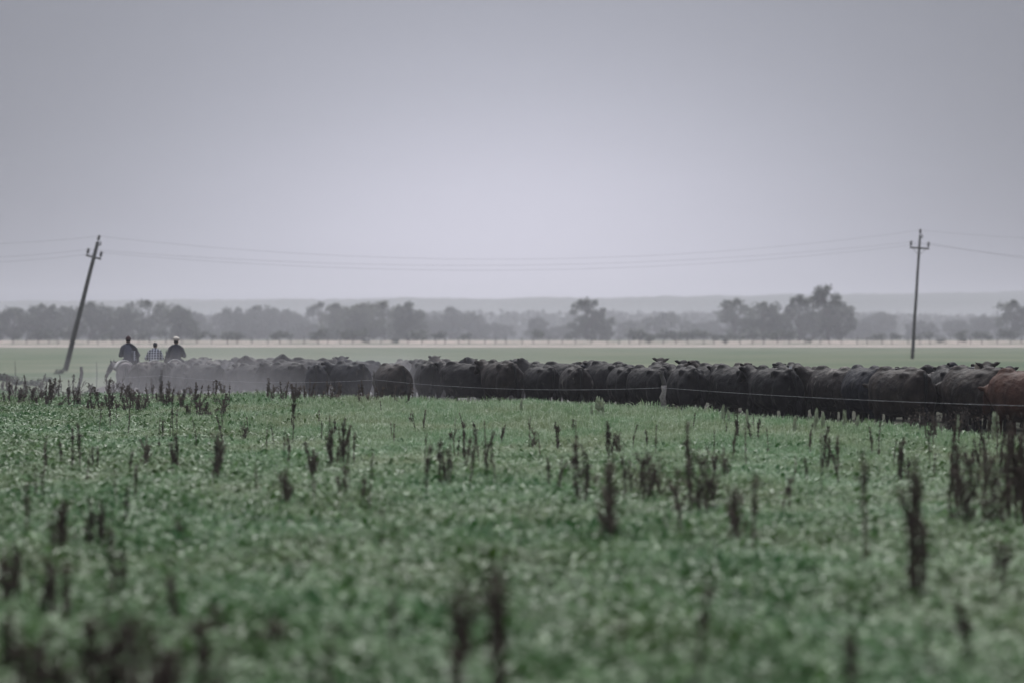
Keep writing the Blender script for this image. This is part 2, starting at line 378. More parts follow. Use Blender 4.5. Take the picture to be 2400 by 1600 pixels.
# ------------------------------------------------------------------ power poles and cables
def pole(px0, py0, px1, py1, Y, arm, r0, r1, brace, label):
    X = wx(px0, Y); z0 = wz(py0, Y); g = tz(X, Y); t = thing('power_pole', label, 'power pole', (X, Y, g), 0, 'leaning power poles')
    top = Vector((wx(px1, Y) - X, 0, wz(py1, Y) - g)); d = top.normalized(); u = Vector((d.z, 0, -d.x)); L = top.length
    mb = MB(); n = 12
    mb.tube([d * (L * (k / n) * .965 - .5 * (k == 0)) + Vector((.006 * math.sin(k * 1.3), 0, 0)) for k in range(n + 1)], [r0 + (r1 - r0) * k / n for k in range(n + 1)], 10)
    link('post', mb.mesh('post', M['wood'], True), t)
    at = d * (L - arm[0]); a = at - u * arm[1] + Vector((0, -r1 - .05, 0)); b = at + u * arm[1] + Vector((0, -r1 - .05, 0))
    mb = MB(); mb.tube([a, b], .075, 6); link('crossarm', mb.mesh('crossarm', M['wood']), t)
    im = MB(); im.tube([(0, 0, 0), (0, 0, .18), (0, 0, .2), (0, 0, .34), (0, 0, .36), (0, 0, .50), (0, 0, .56)], [.035, .035, .10, .12, .085, .11, .05], 10)
    me = im.mesh('insulator', M['ins'], True); ends = []
    for p in (a + u * .08, b - u * .08, d * (L * .96)):
        o = link('insulator', me, t, p); o.rotation_euler = (0, math.atan2(d.x, d.z), 0); ends.append(Vector((X, Y, g)) + p + d * .47)
    mb = MB(); mb.tube([d * (L - .62) + u * (r1 + .02), d * (L - .5) + u * (r1 + .14), d * (L - .3) + u * (r1 + .05)], .05, 6); link('bracket', mb.mesh('bracket', M['ins']), t)
    if brace:
        for e in (a, b):
            mb = MB(); mb.tube([e + (at - e) * .25, at - d * .62 + Vector((0, -r1 - .02, 0))], .018, 5); link('brace', mb.mesh('brace', M['ins']), t)
    return ends
eL = pole(153, 868, 232, 556, 180, (1.55, .58), .20, .13, False, 'leaning power pole tilted to the right, standing left of the riders')
eR = pole(2138, 842, 2157, 541, 200, (1.45, .80), .15, .095, True, 'nearly upright power pole with a crossarm, behind the right of the herd')
def cable(a, b, sag, label):
    n = 40; pts = [a.lerp(b, k / n) - Vector((0, 0, 4 * sag * (k / n) * (1 - k / n))) for k in range(n + 1)]
    mb = MB(); mb.tube(pts, .007, 5)
    me = mb.mesh('power_cable', M['cable'], True); o = link('power_cable', me); tag(o, label, 'cable', 'cables between the power poles')
for i, (w, sag, off) in enumerate((('lower front', 1.55, 0), ('lower rear', 1.75, 0), ('topmost', 2.05, 0))):
    cable(eL[i], eR[i], sag, 'thin %s power cable sagging between the two poles' % w)
    l = eL[i].copy(); l2 = Vector((wx(-420, 172), 172, wz((596, 612, 560)[i], 172))); cable(l2, l, .5, 'thin %s power cable running off leftwards from the leaning pole' % w)
    r_ = Vector((wx(2760, 214), 214, wz((628, 640, 562)[i], 214))); cable(eR[i], r_, .35, 'thin %s power cable running off rightwards from the upright pole' % w)

# ------------------------------------------------------------------ cattle
def coat(name, c1, c2, scratch=None, amt=.585):
    m = mat(name, c1, .62, c2, 4.5, 8, bump=.6, bscale=26, spec=.08, rnd=.3, sheen=0)
    t = m.node_tree; b = t.nodes['Principled BSDF']; src = b.inputs['Base Color'].links[0].from_socket
    # dried mud and dust caught in the hair, mostly on the hindquarters
    co = t.nodes.new('ShaderNodeTexCoord'); mpn = t.nodes.new('ShaderNodeMapping'); mpn.inputs['Scale'].default_value = (5, 5, 2.6)
    oi = t.nodes.new('ShaderNodeObjectInfo'); va = t.nodes.new('ShaderNodeVectorMath'); va.operation = 'SCALE'; va.inputs['Scale'].default_value = 40
    cb = t.nodes.new('ShaderNodeCombineXYZ'); t.links.new(oi.outputs['Random'], cb.inputs[0]); t.links.new(oi.outputs['Random'], cb.inputs[1]); t.links.new(cb.outputs[0], va.inputs[0])
    ad = t.nodes.new('ShaderNodeVectorMath'); t.links.new(co.outputs['Object'], ad.inputs[0]); t.links.new(va.outputs[0], ad.inputs[1])
    t.links.new(ad.outputs[0], mpn.inputs['Vector'])
    n = t.nodes.new('ShaderNodeTexNoise'); n.inputs['Scale'].default_value = 1.0; n.inputs['Detail'].default_value = 5; n.inputs['Roughness'].default_value = .62
    t.links.new(mpn.outputs[0], n.inputs['Vector'])
    mr = t.nodes.new('ShaderNodeMapRange'); mr.inputs[1].default_value = amt; mr.inputs[2].default_value = amt + .13; mr.inputs[4].default_value = .75
    t.links.new(n.outputs['Fac'], mr.inputs[0])
    x = t.nodes.new('ShaderNodeMix'); x.data_type = 'RGBA'; t.links.new(mr.outputs[0], x.inputs['Factor']); t.links.new(src, x.inputs[6]); x.inputs[7].default_value = (*(scratch or (.075, .068, .06)), 1)
    t.links.new(x.outputs[2], b.inputs['Base Color'])
    return m
CO = {'black': coat('coat_black', (.004, .0038, .004), (.014, .0125, .0125)),
      'blue': coat('coat_blue_black', (.005, .0055, .008), (.013, .014, .019)),
      'brown': coat('coat_brown_black', (.009, .007, .006), (.028, .021, .017)),
      'spot': coat('coat_mud_spotted', (.011, .009, .008), (.024, .019, .017), (.24, .22, .19), .575),
      'red': coat('coat_red_brown', (.038, .0165, .0105), (.066, .029, .0185), (.085, .045, .03))}
M['tag_c'] = mat('ear_tag_cream', (.55, .47, .36), .5); M['tag_w'] = mat('ear_tag_white', (.7, .7, .68), .5)
M['tailhair'] = mat('tail_hair', (.006, .0055, .0055), .9)
M['pink'] = mat('pale_inner_thigh', (.11, .10, .088), .8, (.06, .055, .05), 6)

def cow_body(name, head='level', turn=0.0, fat=1.0, seed=0, bony=0.0):
    """facing +Y, standing at the origin; head: level / up / down, turn to its left in radians"""
    mb = MB()
    f = fat
    mb.loft([(-.95, 1.02, .10 * f, .14), (-.91, 1.0, .24 * f, .28), (-.80, .97, .335 * f, .385), (-.60, .945, .385 * f, .43), (-.35, .91, .41 * f, .46), (0, .885, .44 * f, .485),
             (.32, .90, .42 * f, .475), (.55, .93, .36 * f, .45), (.72, .97, .28 * f, .37), (.84, 1.0, .18 * f, .26)], 24, 2.15, 1.72)
    mb.ball((0, -.80, 1.30), (.10, .16, .095)); mb.ball((0, -.50, 1.365), (.10, .22, .065)); mb.ball((0, .02, 1.335), (.07, .45, .05)); mb.ball((0, .50, 1.36), (.11, .24, .09))
    for s in (-1, 1):
        mb.ball((s * (.175 + .07 * bony) * f, -.50, 1.25 + .01 * bony), (.11 - .02 * bony, .17 - .05 * bony, .065 + .02 * bony)); mb.ball((s * .125, -.90, 1.175), (.07, .07, .07))
        # hind leg
        mb.ball((s * .225 * f, -.70, .84), (.175 * f, .25, .36)); mb.ball((s * .21, -.66, .60), (.135, .19, .19))
        mb.chain([(s * .20, -.62, .70), (s * .185, -.84, .50), (s * .18, -.80, .28), (s * .18, -.77, .13), (s * .18, -.73, .035)], [.145, .085, .062, .062, .068])
        mb.ball((s * .18, -.86, .62), (.10, .11, .23))
        # fore leg
        mb.ball((s * .21 * f, .50, .92), (.12 * f, .21, .30))
        mb.chain([(s * .20, .50, .80), (s * .19, .50, .60), (s * .185, .52, .40), (s * .185, .52, .15), (s * .185, .55, .035)], [.13, .085, .062, .050, .062])
    mb.ball((0, -.42, .56), (.13, .17, .10))      # udder
    # neck and head
    if head == 'up': n0, poll, nose = (0, .66, 1.08), (0, 1.10, 1.42), (0, 1.50, 1.20)
    elif head == 'down': n0, poll, nose = (0, .66, 1.02), (0, 1.18, .98), (0, 1.42, .55)
    else: n0, poll, nose = (0, .66, 1.06), (0, 1.16, 1.30), (0, 1.56, 1.06)
    def rt(p):
        p = Vector(p) - Vector((0, .66, 0)); p = Matrix.Rotation(turn, 3, 'Z') @ p; return p + Vector((0, .66, 0))
    poll, nose = rt(poll), rt(nose); n0 = Vector(n0); d = (nose - poll).normalized()
    mb.chain([n0, n0.lerp(poll, .55) + Vector((0, 0, -.03)), poll - d * .02], [.27, .20, .14]); mb.chain([n0 + Vector((0, .05, -.15)), n0.lerp(poll, .6) - Vector((0, 0, .12))], [.17, .10])
    mb.chain([poll, poll.lerp(nose, .35), poll.lerp(nose, .72), nose - d * .05], [.125, .13, .088, .085]); mb.ball(tuple(nose - d * .03), (.09, .08, .075))
    side = d.cross(Vector((0, 0, 1))).normalized(); up = side.cross(d)
    ears = []
    for s in (-1, 1):
        e0 = poll + side * s * .12 + up * .05; e1 = poll + side * s * .255 + up * (.09 if head == 'up' else .05) - d * .06
        mb.chain([e0, e0.lerp(e1, .5), e1], [.035, .056, .026], 8); ears.append(e0.lerp(e1, .75))
    me = fuse(mb, name, .034, CO['black'], 4, .5)
    nn_ = np.zeros(len(me.vertices) * 3); me.vertices.foreach_get('normal', nn_); nn_ = nn_.reshape(-1, 3)
    for v, q in zip(me.vertices, nn_):                    # muscle folds, hollows and the lie of the hair
        p = v.co; a = .020 * noise.noise((p.x * 4 + seed, p.y * 3, p.z * 4)) + .011 * noise.noise((p.x * 11, p.y * 9 + seed, p.z * 8)) + .006 * noise.noise((p.x * 26, p.y * 24, p.z * 20 + seed))
        v.co = p + Vector(q) * a
    me.update(); return me, ears
tl = MB(); pts = [(0, -.90, 1.30), (0, -.965, 1.22), (0, -.975, 1.02), (.005, -.965, .80), (.012, -.965, .60)]
tl.tube(pts, [.045, .045, .034, .026, .022], 8); tl.tube([(.012, -.965, .62), (.016, -.97, .50), (.02, -.965, .38), (.02, -.955, .28)], [.028, .058, .05, .01], 8)
TAIL = tl.mesh('tail', M['tailhair'], True)
tl = MB(); pts = [(0, -.90, 1.30), (.02, -.97, 1.22), (.05, -.98, 1.02), (.10, -.97, .82), (.13, -.965, .64)]
tl.tube(pts, [.045, .045, .034, .026, .022], 8); tl.tube([(.13, -.965, .66), (.15, -.97, .54), (.17, -.965, .42), (.18, -.955, .33)], [.028, .058, .05, .01], 8)
TAIL2 = tl.mesh('tail', M['tailhair'], True)
tg = MB(); tg.add([(-.028, 0, .03), (.028, 0, .03), (.045, .0, -.06), (-.045, 0, -.06), (-.028, .006, .03), (.028, .006, .03), (.045, .006, -.06), (-.045, .006, -.06)],
                  [(0, 1, 2, 3), (7, 6, 5, 4), (0, 4, 5, 1), (1, 5, 6, 2), (2, 6, 7, 3), (3, 7, 4, 0)])
TAGM = tg.mesh('ear_tag', M['tag_w'])
BODY = {'a': cow_body('cow_body', 'down', -.35, 1.0, 1, .5), 'b': cow_body('cow_body', 'level', -.45, .93, 2, 1), 'c': cow_body('cow_body', 'down', -.1, 1.08, 3), 'd': cow_body('cow_body', 'level', .1, .98, 4, .8), 'e': cow_body('cow_body', 'level', .5, 1.03, 5, .3),
        'u': cow_body('cow_body', 'up', .0, .95, 6, 1), 'l': cow_body('cow_body', 'up', .75, 1.0, 7, .5), 'r': cow_body('cow_body', 'up', -.7, .93, 8, 1)}
TAKEN = [(wx(p_, y_), y_ + q) for p_, y_ in ((290, 92), (362, 97), (410, 94)) for q in (-.6, -.2, .2, .6)]
def make_cow(px, Y, yaw, coatk, var, label, group, ytop=None, k=None, tagc=None, t2=False):
    Y *= float(np.interp(px, [1300, 1700, 2100, 2500], [1, .975, .94, .92]))
    me, ears = BODY[var]
    def spine(Y_):
        X_ = wx(px, Y_); hx, hy = -math.sin(R(yaw)), math.cos(R(yaw)); return [(X_ + hx * q, Y_ + hy * q) for q in (-.55, -.15, .25, .6)]
    lo_ = edgeY(px) + 3.0
    for dy in ([0] + [q * sg for q in (.3, .6, .9, 1.2, 1.6, 2.0, 2.5, 3.0, 3.6, 4.2, 5.0, 6.0, 7.0) for sg in (1, -1)]):
        if Y + dy < lo_: continue
        sp = spine(Y + dy)
        if all(math.hypot(a[0] - b[0], a[1] - b[1]) > .76 for a in sp for b in TAKEN): Y += dy; break
    TAKEN.extend(spine(Y))
    X = wx(px, Y); g = tz(X, Y)
    if k is None: k = 1.0 if ytop is None else (wz(ytop, Y) - g) / 1.40
    k = min(max(k, .92), 1.16)
    t = thing('cow', label, 'cow', (X, Y, g), R(yaw), group); t.scale = (k ** .7, k ** .7, k)
    o = link('body', me, t); o.material_slots[0].link = 'OBJECT'; o.material_slots[0].material = CO[coatk]
    o = link('tail', TAIL2 if t2 else TAIL, t); o.material_slots[0].link = 'OBJECT'; o.material_slots[0].material = CO['red'] if coatk == 'red' else M['tailhair']
    if tagc:
        for e in (ears if tagc == 'both' else [ears[1]]):
            o = link('ear_tag', TAGM, t, e + Vector((0, -.05, -.045)), -R(yaw)); o.scale = (1.3, 1.3, 1.3)
            if tagc == 'cream': o.material_slots[0].link = 'OBJECT'; o.material_slots[0].material = M['tag_c']
    return t
G1 = 'cattle of the front row, seen from behind'
FRONT = [ # px, y top, distance, yaw, coat, body, tag, label
 (2404,866,54.5,36,'red','a',None,'large red-brown cow at the right edge, rump towards the fence wire'),
 (2283,861,57,20,'brown','c',None,'brown-black cow just left of the red-brown cow, seen from behind'),
 (2222,860,60,22,'black','b',None,'black cow behind the dark thorn bush, squeezed between two larger rumps'),
 (2106,862,58,24,'brown','a',None,'big round brown-black rump just left of the thorn bush, right of the dark scratched cow'),
 (2030,858,61,24,'blue','c',None,'very dark cow between the mud-spotted cow and the big round rump'),
 (1955,860,62.5,16,'spot','a',None,'cow with pale mud spots on its rump, right half of the front row'),
 (1880,860,64,28,'brown','c',None,'smooth dark brown rump just left of the mud-spotted cow'),
 (1812,859,62,22,'black','a',None,'black cow with its tail hanging, second left of the mud-spotted cow'),
 (1724,857,64,18,'black','b',None,'black cow with ears beside it, third left of the mud-spotted cow'),
 (1672,853,69,30,'black','c',None,'black cow half hidden between the two cows right of the dead post'),
 (1607,857,65,26,'black','a',None,'broad black cow directly right of the grey fence post'),
 (1520,857,66,20,'black','c',None,'black cow directly behind the grey fence post'),
 (1462,856,67,14,'black','a',None,'narrow black rump just left of the cow behind the grey fence post'),
 (1424,848,72,26,'black','b',None,'black cow whose pointed hip stands higher, left of the grey fence post'),
 (1347,856,68,26,'spot','c',None,'dusty brown-black rump under the sagging wire, middle of the herd'),
 (1267,856,71,20,'black','a',None,'black cow right of the high peaked rump in the middle of the herd'),
 (1172,845,72,34,'brown','a',None,'tall peaked brown-black rump with hanging tail in the middle of the herd'),
 (1090,849,75,40,'black','b',None,'wide black flank just left of the tall peaked rump'),
 (1005,847,77,30,'black','a',None,'dusty black cow midway between the thin post and the tall peaked rump'),
 (918,853,76,24,'brown','c',None,'brownish cow directly right of the thin crooked fence post'),
 (818,848,79,20,'blue','a',None,'dark blue-black cow left of the thin crooked fence post'),
 (745,850,80,10,'blue','b',None,'blue-black rump second left of the thin crooked fence post'),
 (672,850,82,58,'black','a','one','dusty cow standing side-on left of the two blue-black rumps'),
 (592,853,84,40,'black','b',None,'cow veiled in dust, second left of the blue-black rumps'),
 (545,856,86,18,'black','a',None,'cow veiled in dust, third left of the blue-black rumps'),
 (482,852,86,36,'black','c','one','cow veiled in dust, just right of the rider in the cream cap'),
 (425,850,88,30,'black','a',None,'cow veiled in dust below the rider in the cream cap'),
 (376,850,89,18,'black','b','one','cow veiled in dust below the rider in the plaid shirt'),
 (333,849,87,8,'brown','a',None,'large dark rump right beside the grey horse at the herd\'s left end')]
for i, (px, yt, Y, yaw, c, v, tg_, lab) in enumerate(FRONT):
    yaw += (0, 9, -14, 5, -8, 12, -18, 3, 15, -6, -12, 7)[i % 12]; v = {'a': 'ade'[i % 3], 'c': 'cca'[i % 3]}.get(v, v)
    make_cow(px, Y, yaw - 3, c, v, lab, G1, yt, tagc=tg_, t2=(i % 3 == 1))
rs = np.random.RandomState(21)
row2 = list(np.arange(452, 2480, 58)); G2 = 'cattle of the rows behind'
BACK = []
for i, px in enumerate(row2):
    Y = float(np.interp(px, [400, 700, 900, 1200, 1550, 1950, 2400], [93, 86.5, 82, 78, 71.5, 66.5, 62])) + rs.rand() * 2.0
    BACK.append((px + rs.normal() * 10, Y, -12 + rs.rand() * 75, ('black', 'brown', 'blue', 'brown', 'black')[i % 5], 'dculelcrd'[i % 9], 'white' if i % 4 == 1 else None))
for i, px in enumerate(np.arange(500, 2420, 105)):
    Y = float(np.interp(px, [400, 700, 900, 1200, 1550, 1950, 2400], [99, 92.5, 88, 84, 77.5, 72, 67])) + rs.rand() * 2
    BACK.append((px + rs.normal() * 14, Y, -15 + rs.rand() * 85, ('brown', 'black')[i % 2], 'cdulaerd'[i % 8], None))
BACK.append((2308, 60.4, 172, 'brown', 'u', 'cream')); BACK.append((2425, 60.5, 25, 'red', 'a', None))
BACK.sort(key=lambda b: b[0])
for i, (px, Y, yaw, c, v, tg_) in enumerate(BACK):
    lab = '%s cow mostly hidden behind the front row, %s from the left among those' % ({'black': 'black', 'brown': 'brown-black', 'blue': 'dark', 'red': 'red-brown'}[c], ORD[min(i, 59)])
    if tg_ == 'cream': lab = 'brown-black cow facing the camera with a cream ear tag, beside the red-brown cow'
    if c == 'red': lab = 'second red-brown cow, only its back showing above the first one'
    make_cow(px, Y, yaw, c, v, lab, G2, k=.95 + rs.rand() * .15, tagc=tg_)

# ------------------------------------------------------------------ horses and riders
def horse_body(name, m, headturn, low):
    mb = MB()
    mb.loft([(-.80, 1.14, .10, .16), (-.77, 1.13, .21, .26), (-.62, 1.13, .27, .31), (-.35, 1.11, .28, .32), (0, 1.08, .285, .33), (.35, 1.10, .26, .34), (.55, 1.12, .22, .31), (.68, 1.13, .14, .22)], 20, 2.2)
    mb.ball((0, .42, 1.40), (.09, .2, .10)); mb.ball((0, -.55, 1.36), (.16, .22, .08))
    for s in (-1, 1):
        mb.ball((s * .15, -.60, .98), (.14, .22, .28))
        mb.chain([(s * .16, -.56, .88), (s * .15, -.52, .74), (s * .145, -.76, .54), (s * .14, -.72, .30), (s * .14, -.70, .12), (s * .14, -.66, .03)], [.13, .11, .062, .045, .05, .06])
        mb.chain([(s * .15, .45, .95), (s * .15, .45, .72), (s * .145, .47, .46), (s * .145, .47, .14), (s * .145, .50, .03)], [.12, .085, .055, .043, .058])
    def rt(p):
        p = Vector(p) - Vector((0, .5, 0)); p = Matrix.Rotation(headturn, 3, 'Z') @ p; return p + Vector((0, .5, 0))
    poll = rt((0, 1.02, 1.62 - low)); nose = rt((0, 1.34, 1.18 - low)); d = (nose - poll).normalized()
    mb.chain([Vector((0, .5, 1.20)), rt((0, .82, 1.45 - low * .7)), poll - d * .02], [.24, .16, .105]); mb.chain([Vector((0, .5, 1.36)), rt((0, .80, 1.56 - low * .8)), poll], [.10, .08, .07])
    mb.chain([poll, poll.lerp(nose, .35), poll.lerp(nose, .75), nose], [.10, .115, .075, .062])
    side = d.cross(Vector((0, 0, 1))).normalized()
    for s in (-1, 1): mb.chain([poll + side * s * .06 + Vector((0, 0, .05)), poll + side * s * .085 + Vector((0, 0, .14)), poll + side * s * .08 + Vector((0, 0, .23))], [.035, .042, .016], 8)
    return fuse(mb, name, .03, m, 4, .5), poll, nose
def horse_coat(name, c, dark):
    m = mat(name, c, .7, tuple(v * .75 for v in c), 3, 5, bump=.2, bscale=30)
    t = m.node_tree; b = t.nodes['Principled BSDF']; src = b.inputs['Base Color'].links[0].from_socket
    co = t.nodes.new('ShaderNodeTexCoord'); se = t.nodes.new('ShaderNodeSeparateXYZ'); t.links.new(co.outputs['Object'], se.inputs[0])
    mr = t.nodes.new('ShaderNodeMapRange'); mr.inputs[1].default_value = .55; mr.inputs[2].default_value = .85; t.links.new(se.outputs[1], mr.inputs[0])
    x = t.nodes.new('ShaderNodeMix'); x.data_type = 'RGBA'; t.links.new(mr.outputs[0], x.inputs['Factor']); t.links.new(src, x.inputs[6]); x.inputs[7].default_value = (*dark, 1)
    t.links.new(x.outputs[2], b.inputs['Base Color']); return m
M['sheep'] = mat('sheepskin', (.55, .52, .48), .95, (.40, .38, .35), 14, 4, bump=.6, bscale=40)
M['mane'] = mat('horse_hair', (.03, .026, .022), .8); M['leather'] = mat('leather', (.06, .04, .028), .5)
def make_horse(px, Y, yaw, coatm, turn, low, label, k=1.0):
    X = wx(px, Y); g = tz(X, Y)
    t = thing('horse', label, 'horse', (X, Y, g), R(yaw), 'horses of the three riders'); t.scale = (k, k, k)
    me, poll, nose = horse_body('horse_body', coatm, turn, low); link('body', me, t)
    mb = MB(); mb.tube([(0, -.76, 1.30), (0, -.86, 1.18), (0, -.89, .90), (0, -.87, .62), (0, -.85, .45)], [.04, .06, .085, .075, .02], 8); link('tail', mb.mesh('tail', M['mane'], True), t)
    mb = MB(); p0 = Vector((0, .52, 1.47))
    for k_ in range(14):
        a = p0.lerp(poll + Vector((0, 0, .08)), k_ / 13); mb.tube([a, a + Vector((.07, .02, .02)), a + Vector((.11, .02, -.14)), a + Vector((.10, 0, -.24))], [.03, .04, .03, .008], 6)
    link('mane', mb.mesh('mane', M['mane'], True), t)
    mb = MB()                                            # sheepskin saddle pad
    nx, ny = 13, 9; V = []
    for j in range(ny):
        for i in range(nx):
            th = R(-75 + 150 * i / (nx - 1)); y = -.36 + .68 * j / (ny - 1); e = .012 * math.sin(i * 2.1 + j * 1.7)
            V.append(((.315 + e) * math.sin(th), y, 1.10 + (.348 + e + .015 * abs(2 * j / (ny - 1) - 1)) * math.cos(th)))
    mb.add(V, [(j * nx + i, j * nx + i + 1, (j + 1) * nx + i + 1, (j + 1) * nx + i) for j in range(ny - 1) for i in range(nx - 1)])
    me = mb.mesh('saddle_pad', M['sheep'], True); o = link('saddle_pad', me, t); sm = o.modifiers.new('thick', 'SOLIDIFY'); sm.thickness = .05; sm.offset = 1
    mb = MB(); d = (nose - poll).normalized(); sd = d.cross(Vector((0, 0, 1))).normalized()
    for f, r in ((.12, .118), (.62, .098)):
        c = poll.lerp(nose, f); up = sd.cross(d); mb.tube([c + (sd * math.cos(a) + up * math.sin(a)) * r for a in np.linspace(0, 2 * math.pi, 13)], .012, 5)
    link('bridle', mb.mesh('bridle', M['leather']), t)
    return t
HC1 = horse_coat('coat_grey_roan', (.20, .175, .17), (.045, .042, .042)); HC2 = horse_coat('coat_bay', (.06, .04, .03), (.03, .024, .02)); HC3 = horse_coat('coat_dark_bay', (.045, .034, .028), (.025, .02, .018))
make_horse(290, 92, 16, HC1, .70, .30, 'grey roan horse with dark lowered head, leftmost of the three ridden horses', .98)
make_horse(362, 97, 12, HC2, .1, .0, 'bay horse with a white sheepskin saddle pad, under the rider in plaid', .96)
make_horse(410, 94, 8, HC3, .55, .0, 'dark bay horse with a pale saddle pad, under the rider in the cream cap', .98)

def plaid(name, base, light, sx, sz, half=False):
    m = bpy.data.materials.new(name); m.use_nodes = True; t = m.node_tree; b = t.nodes['Principled BSDF']; b.inputs['Roughness'].default_value = .9
    co = t.nodes.new('ShaderNodeTexCoord'); se = t.nodes.new('ShaderNodeSeparateXYZ'); t.links.new(co.outputs['Object'], se.inputs[0])
    def band(o, per, w):
        a = t.nodes.new('ShaderNodeMath'); a.operation = 'PINGPONG'; a.inputs[1].default_value = per; t.links.new(o, a.inputs[0])
        c = t.nodes.new('ShaderNodeMath'); c.operation = 'LESS_THAN'; c.inputs[1].default_value = w; t.links.new(a.outputs[0], c.inputs[0]); return c.outputs[0]
    v = band(se.outputs[0], sx, sx * .42); h = band(se.outputs[2], sz, sz * .30)
    ad = t.nodes.new('ShaderNodeMath'); ad.operation = 'MULTIPLY_ADD'; ad.inputs[1].default_value = .45; t.links.new(h, ad.inputs[0])
    q = t.nodes.new('ShaderNodeMath'); q.operation = 'MULTIPLY'; q.inputs[1].default_value = .6; t.links.new(v, q.inputs[0]); t.links.new(q.outputs[0], ad.inputs[2])
    x = t.nodes.new('ShaderNodeMix'); x.data_type = 'RGBA'; t.links.new(ad.outputs[0], x.inputs['Factor']); x.inputs[6].default_value = (*base, 1); x.inputs[7].default_value = (*light, 1)
    t.links.new(x.outputs[2], b.inputs['Base Color']); return m
M['skin'] = mat('skin', (.30, .18, .13), .6); M['trouser'] = mat('trousers', (.035, .035, .045), .9)
M['navy'] = mat('navy_jacket', (.012, .015, .026), .85, (.020, .024, .036), 6, bump=.3, bscale=14)
M['slate'] = mat('slate_jacket', (.060, .063, .082), .9, (.085, .088, .108), 5, bump=.3, bscale=14)
M['plaid'] = plaid('plaid_shirt', (.016, .020, .032), (.58, .58, .62), .056, .05)
M['plaid2'] = plaid('plaid_cloth', (.04, .045, .06), (.50, .50, .54), .05, .04)
M['maroon'] = mat('maroon_knit', (.045, .018, .02), .95); M['darkcap'] = mat('dark_cap', (.02, .022, .028), .9)
M['cream'] = mat('cream_cap', (.82, .74, .63), .85, (.74, .66, .55), 8); M['scarf'] = mat('dark_scarf', (.022, .022, .03), .95); M['hair'] = mat('dark_hair', (.02, .015, .012), .8); M['boot'] = mat('boot', (.025, .018, .014), .5)
